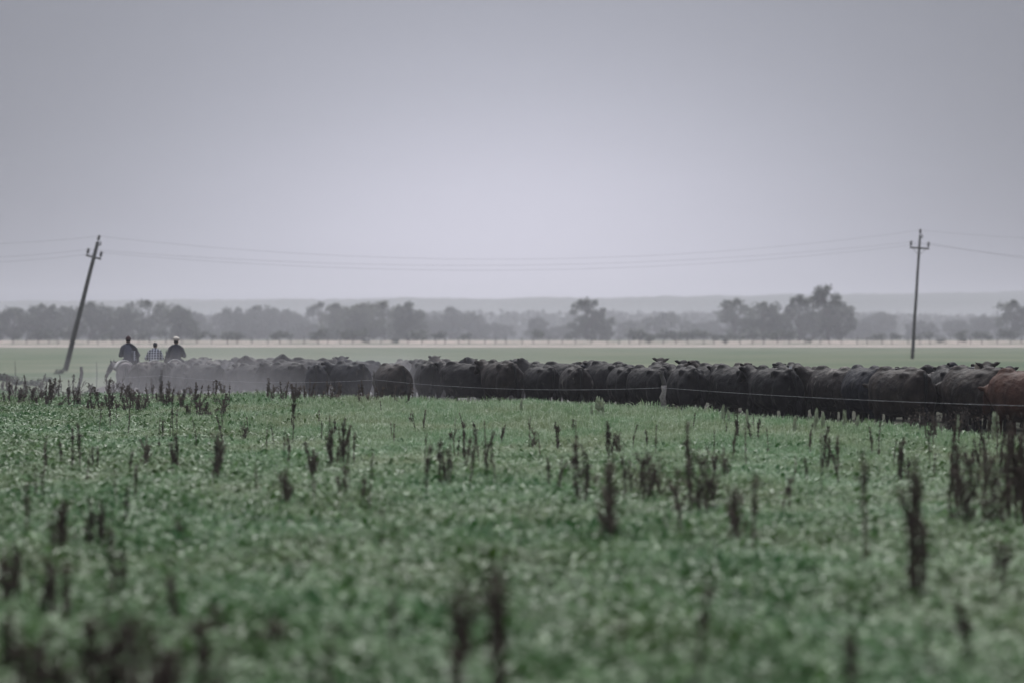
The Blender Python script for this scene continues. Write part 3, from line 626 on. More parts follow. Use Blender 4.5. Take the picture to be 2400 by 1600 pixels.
def make_rider(px, Y, yaw, jacket, headgear, label, seat=1.46, extra=None, tilt=0.0, turn=0.0, k=1.0, lean=0.0):
    X = wx(px, Y); g = tz(X, Y)
    t = thing('person', label, 'rider', (X, Y, g), R(yaw), 'three mounted herders'); z = seat
    body = MB(); hd = Vector((lean * 1.25 + tilt * .2, .13, z + .67))
    body.chain([(0, 0, z), (lean * .4, .0, z + .2), (lean * .8, .05, z + .40)], [.14, .13, .14])
    body.chain([(lean - .14, .06, z + .44), (lean + .14, .06, z + .44)], [.085, .085]); body.chain([(lean, .06, z + .47), hd - Vector((0, 0, .08))], [.062, .058])
    body.ball(hd, (.084, .104, .12)); body.ball(hd + Vector((0, .03, -.07)), (.058, .07, .06))
    Rm = Matrix.Rotation(turn, 3, 'Z')
    body.chain([hd + Rm @ Vector((0, .09, .0)), hd + Rm @ Vector((0, .12, -.03))], [.014, .02], 6)
    for s in (-1, 1):
        body.ball(hd + Vector((s * .08, 0, -.01)), (.014, .03, .036))
        sh = Vector((lean + s * .19, .06, z + .42)); el = Vector((s * .29, .10, z + .15)); ha = Vector((s * .09, .34, z + .17))
        body.chain([sh, el, ha], [.062, .045, .032]); body.ball(ha + Vector((-s * .01, .05, 0)), (.026, .045, .04))
        for q in range(4):
            b0 = ha + Vector((-s * .012, .085, .03 - q * .021)); body.chain([b0, b0 + Vector((-s * .03, .035, -.006)), b0 + Vector((-s * .055, .005, -.012))], [.0115, .011, .0095], 6)
        body.chain([ha + Vector((-s * .01, .03, .035)), ha + Vector((-s * .035, .065, .05))], [.013, .011], 6)
        body.chain([(s * .10, 0, z - .02), (s * .31, .30, z - .16), (s * .35, .10, z - .56), (s * .35, .22, z - .62)], [.115, .085, .055, .045])
    link('body', fuse(body, 'rider_body', .014, M['skin'], 3, .4), t)
    j = MB()
    j.chain([(0, -.02, z - .04), (lean * .4, -.04, z + .16), (lean * .9, .02, z + .34)], [.215, .205, .185]); j.chain([(lean - .15, .05, z + .42), (lean + .15, .05, z + .42)], [.11, .11])
    j.ball((lean, .05, z + .50), (.14, .12, .09)); j.chain([(lean - .11, .03, z + .46), (lean + .11, .03, z + .46)], [.105, .105])
    for s in (-1, 1):
        sh = Vector((lean + s * .20, .05, z + .41)); el = Vector((s * .32, .09, z + .14)); ha = Vector((s * .11, .29, z + .17)); j.chain([sh, el, ha], [.095, .083, .055])
    link('jacket', fuse(j, 'jacket', .022, jacket, 4, .5), t)
    tr = MB()
    for s in (-1, 1): tr.chain([(s * .06, -.02, z - .02), (s * .31, .30, z - .17), (s * .35, .10, z - .50)], [.15, .105, .08])
    link('trousers', fuse(tr, 'trousers', .025, M['trouser'], 4, .5), t)
    for s in (-1, 1):
        b = MB(); b.chain([(s * .35, .11, z - .44), (s * .35, .10, z - .58), (s * .35, .26, z - .63)], [.07, .055, .042]); link('boot', fuse(b, 'boot', .016, M['boot'], 2, .4), t)
    hr = MB(); hr.ball(hd + Vector((0, -.022, .02)), (.088, .095, .105)); link('hair', hr.mesh('hair', M['hair'], True), t)
    hg = MB()
    if headgear == 'beret':
        rotm = Matrix.Rotation(.22, 3, 'Y') @ Matrix.Rotation(-.2, 3, 'X')
        hg.ball(hd + Vector((.01, -.01, .10)), (.132, .145, .092), rotm.to_4x4(), 18, 10); hg.tube([hd + Vector((.098 * math.cos(a), .105 * math.sin(a) - .005, .062)) for a in np.linspace(0, 2 * math.pi, 17)], .022, 6)
        link('beret', fuse(hg, 'beret', .014, M['cream'], 3, .4), t)
    elif headgear == 'beanie':
        hg.ball(hd + Vector((0, -.008, .065)), (.098, .112, .092)); hg.ball(hd + Vector((0, -.01, .16)), (.03, .03, .025)); hg.tube([hd + Vector((.094 * math.cos(a), .108 * math.sin(a) - .008, .035)) for a in np.linspace(0, 2 * math.pi, 17)], .02, 6)
        link('beanie', fuse(hg, 'beanie', .014, M['maroon'], 2, .4), t)
    else:
        hg.ball(hd + Vector((0, -.005, .055)), (.095, .112, .085)); hg.ball(hd + Vector((0, .12, .045)), (.07, .07, .014))
        link('cap', fuse(hg, 'cap', .012, M['darkcap'], 2, .4), t)
    if extra == 'poncho':
        sc = MB(); sc.ball((lean, .07, z + .52), (.15, .135, .085)); sc.chain([(lean + .10, .0, z + .49), (lean + .25, -.04, z + .34), (lean + .31, -.05, z + .08), (.33, -.02, z - .12)], [.085, .10, .085, .045])
        link('scarf', fuse(sc, 'scarf', .02, M['scarf'], 4, .5), t)
        pl = MB(); V = []
        for jz in range(9):
            for ix in range(4): V.append((.105 + .035 * ix + .008 * jz, -.235 - .006 * math.sin(jz) + .016 * ix, z + .30 - .045 * jz))
        pl.add(V, [(a * 4 + b_, a * 4 + b_ + 1, (a + 1) * 4 + b_ + 1, (a + 1) * 4 + b_) for a in range(8) for b_ in range(3)])
        o = link('plaid_cloth', pl.mesh('plaid_cloth', M['plaid2'], True), t); sm = o.modifiers.new('thick', 'SOLIDIFY'); sm.thickness = .02
    t.scale = (k, k, k)
    return t
make_rider(303, 92.3, 6, M['slate'], 'beanie', 'rider in slate jacket, maroon beanie and dark scarf, leftmost of the three', 1.45, 'poncho', .0, .3, 1.04, -.035)
make_rider(361, 97.3, 4, M['plaid'], 'cap', 'rider in black and white plaid shirt and dark cap, between the other two', 1.39, None, 0, .7, .97, .03)
make_rider(412, 94.3, 2, M['navy'], 'beret', 'rider in navy jacket and cream beret, rightmost of the three', 1.43, None, 0, -.3, 1.02, .0)

# ------------------------------------------------------------------ pasture fence
fe = thing('wire_fence', 'single-wire pasture fence on crooked posts in front of the herd', 'fence', (3.82, 61.5, tz(3.82, 61.5)))
o0 = Vector(fe.location)
def fpost(name, X, Y, h, r, lean, m, kink=0.03, label=None, upper=None):
    g = tz(X, Y); mb = MB(); n = 7
    mb.tube([(lean * h * k / n + kink * math.sin(k * 2.2), .01 * math.sin(k * 3), -.3 * (k == 0) + h * k / n) for k in range(n + 1)], [r * (1.05 - .25 * k / n + .10 * math.sin(k * 2.9)) for k in range(n + 1)], 9)
    o = link(name, mb.mesh(name, m, True), fe, Vector((X, Y, g)) - o0); 
    if label: o['label'] = label
    return o
P = [(10.7, 47.2, .98, .885), (3.82, 61.5, 1.02, .985), (-4.05, 72.0, 1.26, 1.02), (-12.0, 82.5, 1.25, 1.0), (-20.5, 93.0, 1.2, .95)]
fpost('fence_post', P[0][0], P[0][1], 1.15, .07, .02, M['post'])
fpost('fence_post', P[1][0], P[1][1], 1.03, .082, .04, M['post'], .022, 'grey weathered post with a thin dark upper end')
mb = MB(); mb.tube([(.02, 0, .98), (.0, .01, 1.15), (-.055, 0, 1.30), (-.04, 0, 1.42)], [.062, .058, .05, .042], 8); mb.tube([(-.04, 0, 1.38), (-.13, 0, 1.41)], [.035, .02], 6)
link('post_top', mb.mesh('post_top', M['postd'], True), fe, Vector((P[1][0] + .04, P[1][1], tz(*P[1][:2]))) - o0)
M['postg'] = mat('dull_fence_post', (.17, .155, .15), .9, (.09, .08, .075), 7, 4)
fpost('fence_post', P[2][0], P[2][1], 1.27, .045, -.06, M['postg'], .03, 'thin crooked post')
fpost('fence_post', P[3][0], P[3][1], 1.2, .06, .03, M['postd']); fpost('fence_post', P[4][0], P[4][1], 1.2, .06, -.04, M['postd'])
P.insert(0, (17.4, 33.5, 1, .88))
for a, b in zip(P[:-1], P[1:]):
    A = Vector((a[0], a[1] - .07, a[3])); B = Vector((b[0], b[1] - .07, b[3])); n = 24; sag = .15 if b[1] > 62 else .06
    mb = MB(); mb.tube([A.lerp(B, k / n) - Vector((0, 0, 4 * sag * (k / n) * (1 - k / n))) - o0 for k in range(n + 1)], .0028, 5); link('wire', mb.mesh('wire', M['wire'], True), fe)
# the bent stick standing alone at the left
X, Y = wx(187, 112), 112.0; mb = MB(); mb.tube([(-.10, 0, -.1), (.03, 0, .35), (.09, 0, .7), (.06, 0, 1.0)], [.075, .085, .08, .07], 8)
tag(link('old_post', mb.mesh('old_post', M['postd'], True), None, (X, Y, tz(X, Y))), 'short bent dark post standing alone left of the grey horse', 'post')
for px, yb, yt, lab in ((35, 890, 843, 'thin bare stick standing in the grass at the far left edge'), (226, 905, 846, 'thin bare stick standing between the leaning pole and the grey horse')):
    Y = wy(yb); X = wx(px, Y); h = (yb - yt) / FPX * Y; mb = MB(); mb.tube([(0, 0, -.1), (.03, 0, h * .5), (.0, 0, h)], [.022, .02, .012], 6)
    tag(link('bare_stick', mb.mesh('bare_stick', M['postd'], True), None, (X, Y, tz(X, Y))), lab, 'stick')

rs = np.random.RandomState(77)
for i, (px, Y, s) in enumerate(((8, 128, .62), (46, 120, .5), (66, 118, .4), (84, 117, .45), (110, 130, .35), (140, 160, .5))):
    X = wx(px, Y); o = link('low_bush', shm[i % 4], None, (X, Y, tz(X, Y) - .1), i); o.scale = (s, s * .8, s * .75)
    tag(o, 'low hazy bush in the field left of the leaning pole, %s from the left' % ORD[i], 'bush', 'low bushes in the field left of the leaning pole')
# ------------------------------------------------------------------ dead weeds
def stalk(kind, seed):
    """dead dock or thistle stalk, one metre tall"""
    rs = np.random.RandomState(seed); mb = MB()
    k1, k2 = rs.normal(size=2) * .035
    def axis(t): return np.array([k1 * math.sin(t * 3.1) + k2 * t * t, .5 * k2 * math.sin(t * 4), t])
    mb.tube([axis(t) - (0, 0, .05 * (t == 0)) for t in np.linspace(0, 1, 7)], [.011, .010, .009, .008, .007, .005, .003], 5)
    br = []
    nb = {'spike': 5, 'thin': 2, 'bush': 17, 'bare': 4}[kind]
    for _ in range(nb):
        t0 = .3 + .55 * rs.rand() if kind != 'bush' else .12 + .75 * rs.rand(); L = {'spike': .12, 'thin': .08, 'bush': .26, 'bare': .2}[kind] * (.5 + .8 * rs.rand()); a = rs.rand() * 6.28
        p0 = axis(t0); sp = .28 if kind != 'bush' else .55; p1 = p0 + np.array([math.cos(a) * L * sp, math.sin(a) * L * sp, L])
        mb.tube([p0, (p0 + p1) / 2 + np.array([math.cos(a), math.sin(a), 0]) * .02, p1], [.006, .005, .003], 4); br.append((p0, p1))
    ns = {'spike': 150, 'thin': 55, 'bush': 260, 'bare': 24}[kind]
    V = []; F = []
    for q in range(ns):
        if kind == 'bush' and rs.rand() < .8 or rs.rand() < .3:
            p0, p1 = br[rs.randint(len(br))]; c = p0 + (p1 - p0) * rs.rand() ** .6; w = .017
        else:
            t0 = .38 + .62 * rs.rand() ** .8; c = axis(t0); w = (.023 if kind == 'spike' else .012) * (1.15 - .8 * abs(t0 - .65)) * (.7 + .5 * math.sin(t0 * 23 + seed))
        c = c + rs.normal(size=3) * (w, w, .012); s = (.010 + .010 * rs.rand()); D = rs.normal(size=(3, 3)); D /= np.linalg.norm(D, axis=1)[:, None]
        b0 = len(V); V += [c + D[0] * s * 1.5, c - D[0] * s * 1.5, c + D[1] * s, c - D[1] * s, c + D[2] * s, c - D[2] * s]
        F += [(b0 + i, b0 + j, b0 + k) for i in (0, 1) for j in (2, 3) for k in (4, 5)]
    mb.add(V, F)
    return mb
ST = {k: [stalk(k, s + 10 * n).mesh('stalk', M['weedb'] if k == 'bush' else M['weed']) for n in range(4)] for s, k in enumerate(('spike', 'thin', 'bush', 'bare'))}
# px and y in the photograph (2352 wide view): x, y of the top, y of the foot, form, lean
WEEDS = [(60,1470,1600,'clump',0),(150,1500,1640,'clump',0),(385,1490,1630,'fork',0),(22,1395,1510,'clump',0),(252,1330,1430,'thin',0),(95,1440,1550,'clump',.05),(520,1500,1610,'spike',0),(30,1240,1330,'clump',0),(760,1420,1540,'thin',.05),(1420,1400,1500,'thin',-.05),(2120,1420,1520,'thin',0),(2240,1380,1480,'fork',0),(1066,1322,1640,'twin',-.02),(1142,1282,1650,'twin',.02),(918,1358,1500,'thin2',.10),(632,1400,1465,'bush',0),(500,1385,1460,'fork',0),(398,1318,1420,'twin',0),(440,1420,1600,'twin',.02),(300,1425,1640,'bushbig',0),
 (196,1420,1610,'twin',.03),(243,1245,1345,'fork',0),(115,1268,1390,'clump',0),(156,1288,1420,'spike',.02),(10,1258,1360,'clump',0),(1612,1325,1545,'thin2',-.18),(1950,1452,1590,'twin',.05),(2102,1058,1335,'clump',.05),(1978,1038,1265,'spike',-.02),
 (1992,1160,1275,'thin',0),(2285,1255,1330,'fork',0),(2312,1262,1330,'spike',0),(1395,1052,1235,'bushcol',0),(1393,968,1060,'spike',0),(1332,1012,1140,'clump',.02),(1290,1048,1120,'thin',.05),(1585,965,1140,'spike',.02),
 (1600,1050,1160,'bushbig',0),(1482,1048,1120,'bushbig',0),(1666,1038,1090,'bush',0),(1736,1078,1250,'spike',.02),(1692,1108,1220,'bushcol',.02),(1558,1148,1220,'spike',0),(1535,1163,1215,'thin',.1),(1800,1085,1150,'fork',-.1),
 (1848,1048,1100,'spike',0),(1815,1043,1100,'thin',-.1),(2200,1005,1140,'clump',0),(2250,1045,1190,'bushbig',0),(2320,995,1170,'clump',0),(2342,975,1110,'clump',.03),(2180,1078,1180,'spike',0),(2072,998,1080,'clump',0),
 (1930,995,1090,'fork',.05),(985,1026,1140,'spike',-.06),(1020,1006,1100,'clump',0),(1076,1006,1075,'fork',0),(1106,982,1055,'fork',.05),(670,900,1015,'spike',.03),(760,985,1065,'clump',0),(790,965,1058,'clump',0),(816,998,1060,'spike',0),
 (500,1000,1085,'bushcol',0),(400,995,1070,'clump',0),(310,1066,1140,'spike',-.05),(336,998,1060,'bush',0),(185,965,1060,'spike',0),(211,1018,1062,'fork',0),(140,1005,1060,'spike',0),(165,1026,1070,'spike',-.12),(291,1115,1190,'spike',.06),
 (270,1075,1150,'thin',0),(234,1136,1245,'clump',0),(205,1136,1235,'clump',0),(140,1138,1250,'bushcol',0),(112,1176,1270,'spike',0),(65,1106,1220,'spike',-.05),(655,1075,1150,'bushcol',0),(880,1162,1230,'thin',0),(615,985,1040,'thin',0),
 (250,935,978,'spike',0),(264,932,972,'thin',.15),(401,895,1010,'thin',0),(720,1035,1075,'bush',0),(560,966,1000,'bush',0),(410,1186,1220,'bush',0),(1150,968,1010,'fork',0),(335,1580,1700,'bushbig',0),(1250,1570,1640,'thin2',-.2),
 (2290,930,1040,'thin',0),(2020,960,1040,'thin',0),(1665,948,985,'thin',0),(1760,975,1030,'thin',0),(1860,985,1030,'spike',0),(1640,985,1040,'thin',0),(2135,1000,1060,'thin',0),(1995,975,1035,'spike',0),(2350,985,1190,'clump',0),
 (1480,985,1025,'spike',0),(1420,990,1035,'bush',0),(1505,980,1040,'thin',0),(1225,985,1020,'bush',0),(875,918,955,'thin',0),(945,945,975,'clump',0),(2215,1120,1210,'spike',.05),(2240,1080,1190,'thin',-.04),(1270,1050,1120,'fork',0)]
FORM = {'twin': [('spike', 0, 1), ('spike', .03, .96)], 'spike': [('spike', 0, 1)], 'thin': [('thin', 0, 1)], 'thin2': [('spike', 0, 1)], 'bush': [('bush', 0, 1), ('bush', .15, .8)], 'fork': [('spike', -.22, 1), ('spike', .24, .95)], 'clump': [('spike', -.05, 1), ('spike', .10, .82), ('thin', -.16, .7), ('bare', .2, .6), ('thin', -.3, .85), ('thin', .3, .9), ('spike', .38, .6)],
        'bushbig': [('bush', -.28, .85), ('bush', .05, 1), ('bush', .3, .8), ('bush', -.1, .95), ('bush', .18, .9)], 'bushcol': [('bush', -.03, 1), ('bush', .05, .9), ('spike', .0, .95)]}
WORDS = {'twin': 'thick dense dark dead weed stalk', 'spike': 'single dark dead weed spike', 'thin': 'thin sparse dead weed stem', 'thin2': 'slanting dark dead weed stem', 'bush': 'small bushy dead weed', 'fork': 'forked dead weed with two dark spikes', 'clump': 'clump of dark dead weed spikes',
         'bushbig': 'wide bushy tangle of brown dead weeds', 'bushcol': 'dense bushy column of brown dead weed'}
BAND = lambda yb: 'near the camera' if yb > 1300 else ('in mid pasture' if yb > 1100 else 'in the far pasture')
WEEDS.sort(key=lambda w: w[0]); cnt = {}
rs = np.random.RandomState(8)
for (x, yt, yb, form, ln) in WEEDS:
    px, pt, pb = x * 1.0204, yt * 1.0204, yb * 1.0204
    Y = wy(pb, .24); X = wx(px, Y); h = (pb - pt) / FPX * Y + .24
    key = (form, BAND(yb)); cnt[key] = cnt.get(key, 0) + 1
    lab = '%s %s, %s such from the left' % (WORDS[form], BAND(yb), ORD[cnt[key] - 1])
    if 1130 < x < 1145 and yt > 1200: lab = 'thickest dark weed stalk at the foot of the photo, right one of a pair'
    if form == 'bushcol' and 1390 < x < 1400: lab = 'tall brown bushy weed column standing alone in the middle of the pasture'
    g = tz(X, Y); t = thing('dead_weed', lab, 'weed', (X, Y, g), 0, 'dead weeds standing in the pasture')
    for i, (sk, l2, hh) in enumerate(FORM[form]):
        o = link('stalk', ST[sk][(i + int(x)) % 4], t, ((l2 * .12 + rs.normal() * .01) if form != 'bushbig' else l2 * .9 * h, rs.normal() * .04, 0))
        hs_ = h * hh; wd = .85 if form not in ('thin2',) else .75
        wd *= min(1.0, max(.5, h / .9)) * (1.3 if yb > 1300 and form != 'thin2' else 1)
        o.scale = (wd, wd, hs_); o.rotation_euler = (rs.normal() * .03, ln * .8 + l2 * (.9 if form == 'fork' else .25) + rs.normal() * (.02 if form != 'twin' else .004), rs.rand() * 6.28)
CL = []
for q in range(5):
    mb = MB(); rq = np.random.RandomState(200 + q)
    for j in range(3 + q % 2):
        st_ = stalk(('spike', 'thin', 'spike', 'bare')[j], 300 + q * 7 + j); Vv = np.concatenate(st_.v) * np.array([1, 1, .6 + .4 * rq.rand()]); ln_ = rq.normal() * .16
        Vv = Vv + np.stack([Vv[:, 2] * ln_ + rq.normal() * .05, Vv[:, 2] * rq.normal() * .1, 0 * Vv[:, 2]], 1); mb.add(Vv, st_.f)
    CL.append(mb.mesh('dead_weed', M['weed']))
# the dense belt at the left end of the grass and the sparser ones in front of the herd
belt = []
for i in range(122): belt.append((rs.rand() ** 1.15 * 540, rs.rand()))
belt += sorted([(545 + rs.rand() * 435, rs.rand() * .6) for i in range(46)])
for i, (px, f) in enumerate(belt):
    Ye = edgeY(px); Y = Ye - 2 - f * 20 if px < 540 else Ye - 1 - f * 9
    X = wx(px, Y); h = .5 + .6 * rs.rand(); k = ('spike', 'spike', 'thin', 'spike', 'bush')[i % 5]
    o = link('dead_weed', ST[k][i % 4] if px > 540 or i % 3 == 0 else CL[i % 5], None, (X, Y, tz(X, Y))); w = .9 + rs.rand() * .5
    o.scale = (w, w, h * (1.0 if k != 'bush' else .75)); o.rotation_euler = (rs.normal() * .05, rs.normal() * .07, rs.rand() * 6.28)
    if px < 540: tag(o, 'dark dead weed stalk in the dense belt of weeds below the riders', 'weed', 'dead weeds of the dense belt below the riders')
    else: tag(o, 'dead weed stalk at the grass edge before the dusty cows, %s from the left' % ORD[i - 122], 'weed', 'dead weeds at the grass edge before the herd')

rs = np.random.RandomState(64)
for i, (px, pb, k) in enumerate(sorted([(700 + 1720 * rs.rand(), 1010 + 190 * rs.rand() ** 1.5, ('thin', 'spike', 'thin', 'bare')[q % 4]) for q in range(36)] + [(2170 + 240 * rs.rand(), 1030 + 160 * rs.rand(), 'thin' if q % 2 else 'spike') for q in range(22)])):
    Y = wy(pb, .24); X = wx(px, Y); h = .5 + .45 * rs.rand()
    o = link('dead_weed', ST[k][i % 4] if i % 3 else CL[i % 5], None, (X, Y, tz(X, Y))); o.scale = (.7, .7, h); o.rotation_euler = (rs.normal() * .05, rs.normal() * .08, rs.rand() * 6.28)
    tag(o, 'thin dead weed scattered between the bigger weed clumps, %s from the left' % ORD[i], 'weed', 'thin scattered dead weeds of the pasture')
rs = np.random.RandomState(65)
for i, (px, pb, k) in enumerate(sorted([(40 + 1180 * rs.rand(), 1000 + 260 * rs.rand() ** 1.4, ('thin', 'spike', 'thin', 'bare')[q % 4]) for q in range(44)])):
    Y = wy(pb, .24); X = wx(px, Y); h = .48 + .42 * rs.rand()
    o = link('dead_weed', ST[k][i % 4], None, (X, Y, tz(X, Y))); o.scale = (.65, .65, h); o.rotation_euler = (rs.normal() * .05, rs.normal() * .1, rs.rand() * 6.28)
    tag(o, 'thin dead weed scattered in the left half of the pasture, %s from the left' % ORD[i], 'weed', 'thin scattered dead weeds of the pasture')
# pale seed spikes at the edge of the grass
def pale_plant(seed):
    rs = np.random.RandomState(seed); mb = MB(); mb.tube([(0, 0, -.05), (.01, 0, .5), (0, 0, .98)], [.012, .012, .006], 5)
    for q in range(46):
        t0 = .25 + .72 * rs.rand(); a = rs.rand() * 6.28; r = .075 * (1 - .75 * t0 * t0); L = .12 + .1 * rs.rand(); ca, sa = math.cos(a), math.sin(a); w = .022
        p = np.array([ca * .01, sa * .01, t0 - .1]); tip = np.array([ca * r, sa * r, min(1.0, t0 + L * .6)]); mid = (p + tip) / 2 + np.array([ca * .02, sa * .02, 0]); sd = np.array([-sa, ca, 0]) * w
        mb.add([p - sd * .4, p + sd * .4, mid + sd, mid - sd, tip], [(0, 1, 2, 3), (3, 2, 4)])
    return mb.mesh('leaf_spike', M['pale'])
PM = [pale_plant(s) for s in range(3)]
PALE = [(1405,924,975,2.5,'broad pale green seed spike in front of the herd, left of the grey fence post'),(1387,944,978,.8,'small pale seed spike just left of the broad pale one'),(1692,952,992,.8,'slender pale seed spike, first right of the grey fence post'),(1708,964,992,.8,'short pale seed spike beside the first slender one'),
 (1748,962,998,.8,'slender pale seed spike below the cow with its tail hanging'),(1862,974,1005,1,'low pale seed spike below the smooth brown rump'),(1912,956,1005,1,'tall pale seed spike below the mud-spotted cow, left one of two'),(1926,968,1003,1,'plump pale seed spike below the mud-spotted cow, right one of two'),
 (1980,962,1002,1,'pale seed spike below the very dark cow, left one of two'),(2008,974,1002,.8,'pale seed spike below the very dark cow, right one of two'),(2245,976,1012,1,'pale pointed seed spike between the thorn bush and the red-brown cow'),(2333,966,1025,1.7,'large pale seed spike below the red-brown cow'),(1222,935,968,.9,'pale seed spike below the middle of the sagging wire')]
for i, (px, yt, yb, w, lab) in enumerate(PALE):
    Y = wy(yb, .34); X = wx(px, Y); h = (yb - yt) / FPX * Y + .36
    o = link('seed_spike', PM[i % 3], None, (X, Y, tz(X, Y)), i * 1.7); o.scale = (w * .85, w * .85, h); o.rotation_euler[1] = .06 * math.sin(i * 2)
    tag(o, lab, 'plant', 'pale seed spikes at the grass edge')
# low bush by the post and thorn bush at the right
rs = np.random.RandomState(31)
X, Y = wx(1590, 60.6), 60.6; t = thing('low_bush', 'low olive bush at the foot of the grey fence post', 'bush', (X, Y, tz(X, Y)))
mb = MB(); leaf_cloud(mb, [(rs.normal() * .22, rs.normal() * .15, .26 + .12 * rs.rand()) for _ in range(9)], [.2] * 9, 900, .035, rs); link('foliage', mb.mesh('foliage', M['scrub']), t)
mb = MB()
for q in range(16): a = rs.normal() * .28; mb.tube([(a * .2, 0, 0), (a, rs.normal() * .1, .3), (a * 1.5, rs.normal() * .15, .5)], [.012, .008, .004], 4)
link('stem', mb.mesh('stem', M['twig']), t)
X, Y = wx(2205, 50.2), 50.2; t = thing('thorn_bush', 'dark bare thorn bush in front of the cows near the right edge', 'bush', (X, Y, tz(X, Y)))
mb = MB()
def twig(p, d, L, r, dep):
    q = p + d * L; mb.tube([p, p.lerp(q, .5) + Vector((rs.normal(), rs.normal(), rs.normal())) * .02, q], [r, r * .85, r * .6], 4)
    if dep:
        for _ in range(3): twig(p.lerp(q, .4 + .6 * rs.rand()), (d + Vector((rs.normal(), rs.normal(), rs.normal() * .6)) * .55).normalized(), L * .68, r * .6, dep - 1)
for q in range(11): twig(Vector((rs.normal() * .25, rs.normal() * .12, 0)), Vector((rs.normal() * .5, rs.normal() * .3, 1)).normalized(), .34 + .1 * rs.rand(), .012, 3)
link('branch', mb.mesh('branch', M['twig']), t)
mb = MB(); leaf_cloud(mb, [(rs.normal() * .4, rs.normal() * .2, .3 + .3 * rs.rand()) for _ in range(12)], [.22] * 12, 420, .02, rs); link('foliage', mb.mesh('foliage', M['weedb']), t)

# ------------------------------------------------------------------ grass
def grass_mat(name, c1, c2, c3, transl=.3, rough=.5):
    m = bpy.data.materials.new(name); m.use_nodes = True; t = m.node_tree; b = t.nodes['Principled BSDF']; b.inputs['Roughness'].default_value = rough; b.inputs['Specular IOR Level'].default_value = .17
    oi = t.nodes.new('ShaderNodeObjectInfo'); g = t.nodes.new('ShaderNodeNewGeometry'); n = t.nodes.new('ShaderNodeTexNoise'); n.inputs['Scale'].default_value = .35; n.inputs['Detail'].default_value = 4
    mp_ = t.nodes.new('ShaderNodeMapping'); mp_.inputs['Scale'].default_value = (1, .5, 0); t.links.new(g.outputs['Position'], mp_.inputs['Vector']); t.links.new(mp_.outputs[0], n.inputs['Vector'])
    mr = t.nodes.new('ShaderNodeMapRange'); mr.inputs[1].default_value = .38; mr.inputs[2].default_value = .62; t.links.new(n.outputs['Fac'], mr.inputs[0])
    x = t.nodes.new('ShaderNodeMix'); x.data_type = 'RGBA'; x.inputs[6].default_value = (*c1, 1); x.inputs[7].default_value = (*c2, 1); t.links.new(mr.outputs[0], x.inputs['Factor'])
    x2 = t.nodes.new('ShaderNodeMix'); x2.data_type = 'RGBA'; t.links.new(x.outputs[2], x2.inputs[6]); x2.inputs[7].default_value = (*c3, 1)
    pw = t.nodes.new('ShaderNodeMath'); pw.operation = 'POWER'; pw.inputs[1].default_value = 2.2; t.links.new(oi.outputs['Random'], pw.inputs[0]); t.links.new(pw.outputs[0], x2.inputs['Factor'])  # random tufts turn pale, bright leaf glints put into the colour
    t.links.new(x2.outputs[2], b.inputs['Base Color']); tr = t.nodes.new('ShaderNodeBsdfTranslucent'); t.links.new(x2.outputs[2], tr.inputs[0])
    ms = t.nodes.new('ShaderNodeMixShader'); ms.inputs[0].default_value = transl; t.links.new(b.outputs[0], ms.inputs[1]); t.links.new(tr.outputs[0], ms.inputs[2]); t.links.new(ms.outputs[0], t.nodes['Material Output'].inputs['Surface'])
    return m
M['grass'] = grass_mat('grass_blade', (.125, .256, .104), (.200, .252, .118), (.40, .48, .33))
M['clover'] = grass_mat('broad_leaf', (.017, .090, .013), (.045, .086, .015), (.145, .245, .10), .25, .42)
def tuft(seed, n, hgt, spread, wid, m):
    rs = np.random.RandomState(seed); V = []; F = []
    for _ in range(n):
        a = rs.rand() * 6.28; r = spread * rs.rand() ** .6; b = np.array([math.cos(a) * r, math.sin(a) * r, 0]); h = hgt * (.5 + .6 * rs.rand()); da = rs.rand() * 6.28; be = h * (.15 + .75 * rs.rand() ** 1.3)
        d = np.array([math.cos(da), math.sin(da), 0]); sd = np.array([-d[1], d[0], 0]) * wid * (.6 + .6 * rs.rand()); up = np.array([0, 0, 1.])
        k = len(V); p0 = b; p1 = b + up * h * .5 + d * be * .18; p2 = b + up * h * .86 + d * be * .55; p3 = b + up * h * (1.0 - .25 * be / h) + d * be
        V += [p0 - sd * .7, p0 + sd * .7, p1 - sd, p1 + sd, p2 - sd * .8, p2 + sd * .8, p3]; F += [(k, k + 1, k + 3, k + 2), (k + 2, k + 3, k + 5, k + 4), (k + 4, k + 5, k + 6)]
    mb = MB(); mb.add(V, F); return mb.mesh('grass_tuft', m)
def clover(seed, n, m):
    rs = np.random.RandomState(seed); V = []; F = []
    for _ in range(n):
        a = rs.rand() * 6.28; r = .16 * rs.rand() ** .5; z = .10 + .16 * rs.rand(); c = np.array([math.cos(a) * r, math.sin(a) * r, z]); s = .016 + .016 * rs.rand()
        nrm = np.array([rs.normal() * .45, rs.normal() * .45, 1]); nrm /= np.linalg.norm(nrm); u = np.cross(nrm, rs.normal(size=3)); u /= np.linalg.norm(u); w = np.cross(nrm, u); k = len(V)
        V += [c - u * s, c - w * s * .7 + u * s * .1, c + u * s * 1.1, c + w * s * .7 + u * s * .1]; F += [(k, k + 1, k + 2, k + 3)]
        k = len(V); V += [c, c + u * .004, np.array([c[0] * .6, c[1] * .6, 0])]; F += [(k, k + 1, k + 2)]
    mb = MB(); mb.add(V, F); return mb.mesh('broad_leaf_tuft', m)
M['stem'] = grass_mat('pale_grass_stem', (.15, .25, .13), (.20, .26, .14), (.30, .36, .22), .3)
